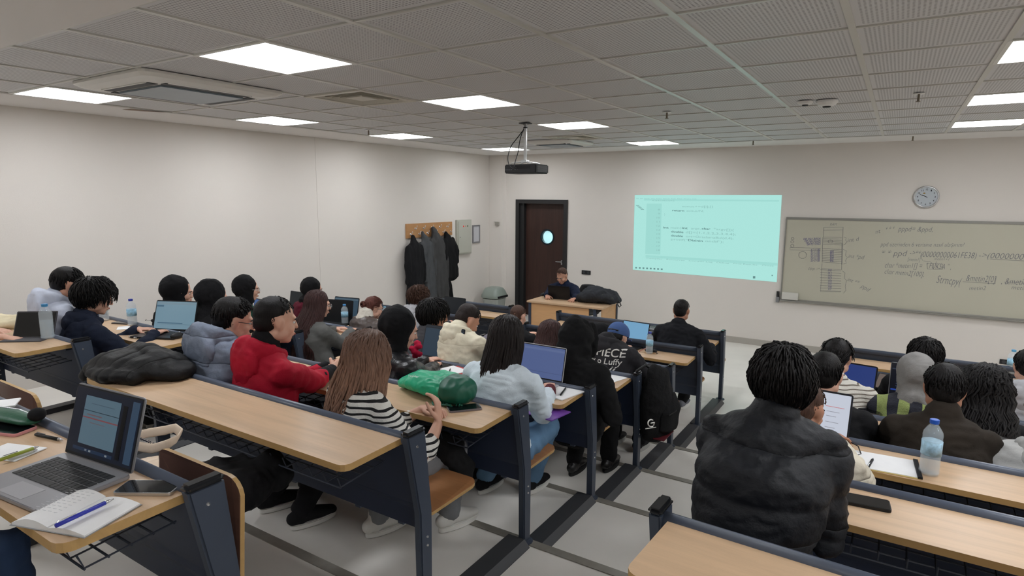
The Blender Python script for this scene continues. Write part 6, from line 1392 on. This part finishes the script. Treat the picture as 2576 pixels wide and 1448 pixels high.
soft('tote_bag', b, fabric('canvas_cream', (222, 210, 178)), 'folded cream canvas bag at the left edge of the left bench', 'bag', origin=p)

# black puffer coat heaped on the empty bench
zt0 = TOPZ[0]
def PZ(u, v, z): return atz(u, v, z)
pc_ = [(-3.50, 1.52), (-3.30, 1.46), (-3.05, 1.52), (-2.85, 1.60), (-2.70, 1.66)]
b = MB()
b.loft([V(-3.38, 1.45, zt0 + .045), V(-3.27, 1.47, zt0 + .06), V(-3.12, 1.50, zt0 + .065), V(-2.98, 1.53, zt0 + .055), V(-2.88, 1.57, zt0 + .035)], [.09, .13, .15, .13, .07], [.04, .055, .06, .05, .03], side=(0, 1, 0), n=20)
b.loft([V(-3.36, 1.38, zt0 + .025), V(-3.24, 1.34, zt0 + .03), V(-3.10, 1.35, zt0 + .035), V(-2.98, 1.40, zt0 + .035)], [.04, .05, .055, .05], [.024, .030, .034, .032], side=(0, 1, 0), n=16)
b.loft([V(-3.36, 1.42, zt0 + .03), V(-3.42, 1.38, zt0 + .01), V(-3.44, 1.36, zt0 - .03)], [.06, .05, .035], [.035, .025, .018], side=(1, 0, 0), n=14)
b.loft([V(-3.28, 1.55, zt0 + .09), V(-3.12, 1.53, zt0 + .105), V(-2.98, 1.53, zt0 + .085)], [.05, .055, .05], [.035, .04, .03], side=(0, 1, 0), n=14)
soft('puffer_coat', b, quilted('coat_black', (19, 19, 20), freq=7, rough=.6, axis=0), 'black quilted coat heaped on the far end of the empty bench', 'coat', vox=.011, disp=[(.007, (3.5, 9, 7), True), (.003, (10, 18, 18), True), (.010, 7.5, (0,))], origin=V(-3.2, 1.5, zt0))

# green drawstring bag
zt1 = TOPZ[1]; b = MB(); p = V(-1.95, 2.30, zt1)
b.loft([p + V(-.20, .05, .03), p + V(-.10, .04, .055), p + V(.04, .03, .068), p + V(.17, .02, .065)], [.05, .09, .105, .09], [.028, .050, .062, .060], side=(0, 1, 0), n=20)
gm = soft('drawstring_bag', b, mat('green_nylon', (30, 168, 124), rough=.4, bump=.3, bscale=30), 'bright green drawstring bag lying on the bench beside the clasped hands', 'bag', vox=.008, disp=[(.008, (6, 10, 10), True), (.003, 30, True)], origin=p)
b = MB(); b.loft([p + V(.155, .02, .064), p + V(.195, .02, .060)], [.109, .097], [.074, .066], side=(0, 1, 0), n=20); link('dark_end', remeshed(b, .008, 2, [(.003, 20, True)]), mat('dark_green_nylon', (24, 92, 72), rough=.45), gm)
b = MB()
for k in range(7):
    rnd = random.Random(k); c0 = V(-1.80 + rnd.uniform(-.03, .05), 2.235 + rnd.uniform(-.02, .02), zt1 + .008); b.tube([c0 + V(.045 * math.cos(a), .028 * math.sin(a), .004 + .004 * math.sin(3 * a + k)) for a in [2 * PI * i / 14 for i in range(12)]], .0045, n=6)
b.build('draw_cord', mat('dark_green_nylon', (24, 92, 72)), gm)
text_on('bag_print', [('Yeşilay', V(-2.02, 2.215, zt1 + .118), V(-1.95, 2.22, zt1 + .122), .012, (0, -.4, 1))], WHITEP, gm)

# papers and notebooks on the middle benches
slab('red_notebook', tz(1142, 939, 2, 0) + V(.015, 0, 0), .20, .19, .016, -14, mat('red_cover', (176, 52, 56), rough=.5), 'red covered notebook with white pages before the teal laptop screen', 'notebook', .004)
t, M = slab('writing_pad', tz(1134, 939, 2, 0) + V(0, 0, .0165), .165, .17, .004, -14, PAPER, 'white pad lying on the red notebook', 'notepad', .003)
pen(tz(1128, 943, 2, .026), tz(1133, 926, 2, .026), BLACK, 'black pen on the white pad over the red notebook', BLACK, r=.004)
slab('exercise_pad', tz(1417, 986, 2, 0), .185, .25, .007, -12, PAPER, 'white exercise pad at the bench end beside the silver laptop', 'notepad', .003)
pen(tz(1410, 993, 2, .012), tz(1424, 974, 2, .012), BLACK, 'black pen on the exercise pad at the bench end', BLACK, r=.005)
t, M = slab('purple_folder', tz(1362, 1020, 2, 0) - V(0, -.03, .045), .24, .18, .006, -8, mat('purple_card', (112, 62, 160), rough=.5), 'purple folder on the wire shelf under the white sweater bench', 'folder', .003)
slab('paper_sheet', tz(1530, 953, 3, 0), .15, .24, .003, -16, PAPER, 'white sheet at the elbow of the black hooded figure', 'paper', .002)
t, M = slab('paper_pad', tz(2216, 1166, 2, 0), .20, .27, .004, -86, mat('folder_yellow', (214, 190, 120), rough=.6), 'paper pad with a black ring binding on the right bench', 'notepad', .003)
MB().box((-.095, -.13, .0042), (.095, .125, .007), M=M).build('top_sheet', PAPER, t)
MB().box((-.10, .125, .003), (.10, .142, .012), M=M).build('ring_binding', BLACK, t)
pen(tz(2182, 1177, 2, .013), tz(2197, 1152, 2, .013), BLACK, 'black pen lying on the ring bound pad', SILVER, r=.0055)
p = tz(1600, 882, 5, 0)
pen(p + V(.04, -.03, .006), p + V(.12, .02, .05), mat('pencil_pink', (200, 140, 130)), 'pinkish pen leaning near the blue cap', BLACK, r=.004); pen(p + V(.10, -.04, .006), p + V(.22, .0, .008), mat('pencil_wood', (206, 172, 130)), 'wooden pencil near the violet capped bottle', BLACK, r=.004)
b = MB(); q = p + V(.10, .0, .02); b.loft([q, q + V(.09, .01, .0)], [.022, .02], [.016, .016], side=(0, 1, 0)); soft('pencil_pouch', b, BLACK, 'small black pencil pouch near the violet capped bottle', 'pencil case', origin=q, disp=[(.003, 20, True)])
b = MB(); q = tz(902, 829, 3, .018); b.loft([q + V(-.07, 0, 0), q + V(0, 0, .004), q + V(.07, 0, 0)], [.025, .030, .02], [.015, .018, .012], side=(0, 1, 0)); soft('pencil_case', b, mat('case_brown_black', (48, 42, 44), rough=.6), 'dark pencil case near the hand of the grey overcoat', 'pencil case', origin=q, disp=[(.003, 20, True)], vox=.006)
pen(q + V(.09, -.01, -.006), q + V(.20, -.02, .0), mat('pen_grey', (120, 120, 118)), 'grey pen beside the dark pencil case', BLACK, r=.005)
def mouse(p, a, label, m=BLACK):
    t = empty('computer_mouse', p, 0, label, 'mouse'); M = TRZ(p, a); MB().ell((0, 0, .022), (.030, .052, .022)).build('shell', m, t, smooth=True).data.transform(M); o = MB().ell((0, .022, .041), (.004, .010, .006), n=10).build('wheel', SILVER, t, smooth=True); o.data.transform(M)
mouse(tz(446, 851, 1, 0), 10, 'black mouse at the near edge of the left bench by the pale blue laptop'); mouse(V(-4.33, 7.70, .722), 0, 'small black mouse on the teacher desk'); 
b = MB(); q = tz(392, 808, 1, .012)
for x in (-.03, .03): b.ell(q + V(x, 0, .004), (.028, .022, .014), n=14)
b.tube([q + V(-.05, .0, .0), q + V(-.12, -.02, -.004), q + V(-.18, .02, -.006)], .004, n=6); soft('headphones', b, BLACK, 'small black earphones case behind the typing hands', 'earphones', vox=.005, disp=[(.001, 20, False)], origin=q)
pen(tz(325, 846, 1, .006), tz(344, 850, 1, .006), WHITEP, 'short white stylus beside the typing hands')
slab('paper_sheet', tz(310, 825, 1, 0), .12, .08, .003, -30, PAPER, 'small white paper under the blue capped bottle on the left', 'paper', .003)

# dark items on the front benches
b = MB(); q = V(-2.12, 6.28, TOPZ[6] + .035); b.loft([q + V(-.26, .03, 0), q + V(-.05, 0, .015), q + V(.16, -.01, .005), q + V(.25, 0, -.01)], [.09, .13, .11, .05], [.03, .045, .035, .02], side=(0, 1, 0)); soft('black_bag', b, LEATH, 'flat black bag lying on the front middle bench', 'bag', origin=q)
b = MB(); b.tube([q + V(.2, -.08, 0), q + V(.30, -.12, -.015), q + V(.34, -.02, -.02), q + V(.26, .03, -.01)], .010, n=8); o = b.build('shoulder_strap', LEATH, bpy.data.objects['black_bag'], smooth=True)
b = MB(); q = tz(1346, 835, 5, .012); b.loft([q + V(-.06, 0, 0), q + V(.06, -.01, .004)], [.03, .026], [.010, .012], side=(0, 1, 0)); soft('spectacle_case', b, BLACK, 'small black case on the bench beside the short brown hair', 'case', origin=q, vox=.006, disp=[(.002, 20, True)])
b = MB(); q = V(-.02, 5.30, TOPZ[5] + .03); b.loft([q + V(-.30, .08, .01), q + V(-.1, .0, .02), q + V(.12, -.03, .01), q + V(.2, -.05, .0)], [.10, .13, .11, .07], [.03, .045, .035, .02], side=(0, 1, 0)); soft('black_jacket', b, LEATH, 'dark folded jacket on the bench beyond the striped shirt', 'jacket', origin=q)
t = empty('tablet', tz(2232, 975, 4, 0), 0, 'slanted tablet with a dark frame in front of the green plaid shirt', 'tablet'); p = tz(2238, 982, 4, 0); M = TRZ(p, -12) @ Matrix.Rotation(rad(-58), 4, 'X')
MB().box((-.11, 0, 0), (.11, .008, .16), M=M).build('case', BLACK, t, bevel=.003); MB().box((-.10, -.0015, .01), (.10, 0, .15), M=M).build('tablet_screen', screen('tablet', (170, 150, 140), .3), t)
b = MB(); q = atz(2482, 1122, TOPZ[3] + .06); b.loft([q + V(-.10, 0, -.02), q + V(0, 0, .01), q + V(.10, 0, -.01)], [.07, .09, .06], [.04, .06, .045], side=(0, 1, 0)); soft('leather_bag', b, LEATH, 'black leather bag with a silver zip between the blazer and the pale hoodie', 'bag', origin=q)
MB().tube([q + V(-.03, -.06, .05), q + V(.03, -.075, .03), q + V(.07, -.075, -.01)], .003, n=6).build('zip', SILVER, bpy.data.objects['leather_bag'])
b = MB(); p0 = tz(2141, 1112, 2, .03); b.tube([p0, p0 + V(.03, -.02, -.005), p0 + V(.045, -.06, -.024), p0 + V(.03, -.09, -.022)], .0025, n=6); o = b.build('charger_cable', BLACK); tag(o, 'thin black cable hanging from the bright laptop', 'cable')

# ---------------------------------------------------------------- bags and coats off the desks
# backpack hung from the bench post at the aisle
b = MB(); bx, by_ = -1.36, 4.08
b.loft([V(bx, by_ + .05, .50), V(bx, by_ + .05, .62), V(bx, by_ + .02, .78), V(bx, by_ - .0, .90), V(bx - .01, by_ - .05, .965)], [.155, .165, .155, .12, .05], [.085, .10, .09, .06, .03], side=(.25, 1, 0), n=24)
bp = soft('backpack', b, fabric('backpack_black', (27, 27, 28), bump=.4), 'black backpack with a white emblem hanging from a bench post at the aisle', 'backpack', vox=.009, disp=[(.006, (8, 8, 8), True), (.002, 40, True)], origin=V(bx, by_, .45))
b = MB(); b.loft([V(bx + .085, by_ + .05, .53), V(bx + .095, by_ + .06, .66), V(bx + .075, by_ + .05, .76)], [.115, .12, .10], [.03, .035, .02], side=(.25, 1, 0), n=20); fp = link('front_pocket', remeshed(b, .008, 2, [(.004, (9, 9, 9), True)]), fabric('backpack_black', (27, 27, 28)), bp)
MB().tube([V(bx + .118, by_ - .05, .66), V(bx + .135, by_ + .05, .665), V(bx + .11, by_ + .17, .66)], .004, n=6).build('zip', BLACK, bp)
MB().tube([V(bx - .0, by_ - .03, .94), V(bx - .06, by_ - .06, 1.0), V(-1.46, by_ - .13, .965), V(-1.47, by_ - .10, .93)], .011, n=8).build('strap', BLACK, bp, smooth=True)
def emblem(pts_list, name, parent, m, r=.003):
    b = MB()
    for pts in pts_list: b.tube([atx(u, v, X_) for u, v, X_ in pts], r, n=6)
    return b.build(name, m, parent, smooth=True)
xx = bx + .150
def arc(u, v, ru, rv, a0, a1, X_, n=12): return [(u + ru * math.cos(rad(a0 + (a1 - a0) * i / n)), v + rv * math.sin(rad(a0 + (a1 - a0) * i / n)), X_) for i in range(n + 1)]
emblem([arc(1638, 1064, 8, 9, -60, -300, xx), [(1638, 1064, xx), (1646, 1062, xx), (1644, 1070, xx)]], 'emblem', bp, PRINTW, .0042)
emblem([[(1624, 1078, xx), (1650, 1074, xx)]], 'emblem_word', bp, PRINTW, .0028)
MB().box((bx + .02, by_ - .08, .475), (bx + .10, by_ + .14, .482)).build('red_piping', mat('dark_red', (90, 20, 30)), bp)
# trouser emblem of the hooded figure
b = MB(); hx = PHi['hip']
X_ = -1.50
pts1 = [atx(u, v, X_) for u, v in ((1560, 1050), (1556, 1043), (1560, 1036), (1566, 1035), (1570, 1042), (1566, 1050), (1558, 1056), (1557, 1046), (1566, 1052), (1574, 1058), (1574, 1064))]
# grey backpack on the teacher desk
b = MB(); q = V(-3.42, 7.62, .722)
b.loft([q + V(-.22, -.05, .07), q + V(-.10, -.02, .11), q + V(.06, .0, .12), q + V(.22, .03, .09), q + V(.28, .04, .06)], [.12, .16, .16, .13, .07], [.06, .10, .105, .075, .035], side=(0, 1, 0), n=20)
gb = soft('grey_backpack', b, fabric('backpack_grey', (50, 52, 56), bump=.3), 'dark grey backpack lying on the teacher desk', 'backpack', vox=.011, disp=[(.018, (6, 8, 8), True), (.006, 22, True)], origin=q)
b = MB(); b.loft([q + V(.0, -.09, .14), q + V(.14, -.06, .13), q + V(.24, -.03, .085)], [.07, .075, .05], [.035, .035, .025], side=(0, 1, 0)); link('front_pocket', remeshed(b, .01, 2, [(.005, 12, True)]), fabric('backpack_green_grey', (66, 68, 66)), gb)
b = MB(); b.tube([q + V(.25, .0, .06), q + V(.33, -.02, .05), q + V(.36, -.03, .0), q + V(.34, -.04, -.02), q + V(.31, -.03, .01)], .008, n=6); b.build('strap', BLACK, gb, smooth=True)
# beige handbag and black coat on the folding seat in front of the foreground bench
b = MB(); q = V(-2.28, 1.10, 1.01)
b.loft([q + V(-.20, -.02, .05), q + V(-.08, .0, .08), q + V(.06, .01, .09), q + V(.14, .02, .08)], [.08, .10, .09, .06], [.06, .08, .08, .06], side=(0, 1, 0), n=20)
hb = soft('handbag', b, mat('beige_leather', (226, 204, 180), rough=.5, bump=.2, bscale=30), 'beige leather handbag with a wide strap on the seat before the laptop', 'handbag', vox=.007, disp=[(.010, (7, 9, 9), True), (.003, 26, True)], origin=q)
b = MB(); P_ = [aty(u, v, yy) for u, v, yy in ((338, 1096, 1.12), (375, 1088, 1.12), (415, 1082, 1.14), (440, 1076, 1.16), (455, 1088, 1.14), (445, 1104, 1.08), (420, 1118, 1.05), (385, 1128, 1.04), (345, 1122, 1.04))]
b.loft(P_, [.017] * 9, [.004] * 9, side=(.1, .4, 1), n=10); b.build('shoulder_strap', mat('beige_leather', (226, 204, 180)), hb, smooth=True)
b = MB(); 
for i in range(8): b.ell(aty(352 + i * 6, 1102 + i * 2.2, 1.05), (.006, .006, .004), n=6)
b.build('chain', CHROME, hb)
b = MB(); q = V(-2.10, 1.22, 1.03)
b.loft([q + V(-.14, .0, .02), q + V(.0, .02, .06), q + V(.13, .06, .05)], [.13, .17, .12], [.07, .085, .07], side=(0, 1, 0), n=18)
b.loft([q + V(.02, .12, .07), q + V(.08, .18, .10), q + V(.14, .20, .04)], [.07, .07, .05], [.04, .05, .04], side=(0, 1, 0), n=14)
soft('black_coat', b, fabric('coat_black4', (22, 22, 24)), 'black coat bundled on the seat behind the beige handbag', 'coat', vox=.010, disp=[(.012, (8, 8, 6), True), (.004, 24, True)], origin=q)
text_on('coat_print', [('reebok', aty(430, 1160, 1.02), aty(462, 1153, 1.02), .012, (0, -1, .5))], PRINTW, bpy.data.objects['black_coat'])
# bag on the floor by the left aisle
b = MB(); q = V(-3.45, 1.25, .563); b.loft([q + V(-.12, 0, .08), q + V(.02, .0, .14), q + V(.14, .0, .08)], [.12, .15, .12], [.09, .15, .09], side=(0, 1, 0), n=18); b.loft([q + V(.02, .0, .2), q + V(.03, .02, .30)], [.05, .03], [.05, .03], side=(0, 1, 0))
soft('floor_bag', b, fabric('bag_dark', (52, 52, 54)), 'dark bag standing on the floor beyond the silver laptop', 'bag', origin=q)
b = MB(); b.tube([V(-3.55, 1.34, .70), V(-3.60, 1.38, .86), V(-3.56, 1.36, 1.0), V(-3.62, 1.45, 1.08)], .012, n=8); o = b.build('hanging_strap', BLACK); tag(o, 'black strap dangling between two benches on the left', 'strap')
b = MB(); b.loft([V(-2.02, 2.06, .985), V(-1.86, 2.14, 1.0), V(-1.72, 2.20, .96)], [.08, .11, .09], [.04, .055, .05], side=(0, 1, 0), n=18); b.loft([V(-1.70, 2.18, .95), V(-1.66, 2.22, .86), V(-1.67, 2.24, .78)], [.07, .06, .035], [.04, .035, .02], side=(0, 1, 0), n=14)
soft('black_jacket', b, fabric('coat_black5', (24, 24, 25)), 'black jacket laid over the lap of the striped knit wearer', 'jacket', vox=.009, disp=[(.008, (9, 9, 6), True), (.003, 26, True)], origin=V(-1.86, 2.14, .93))
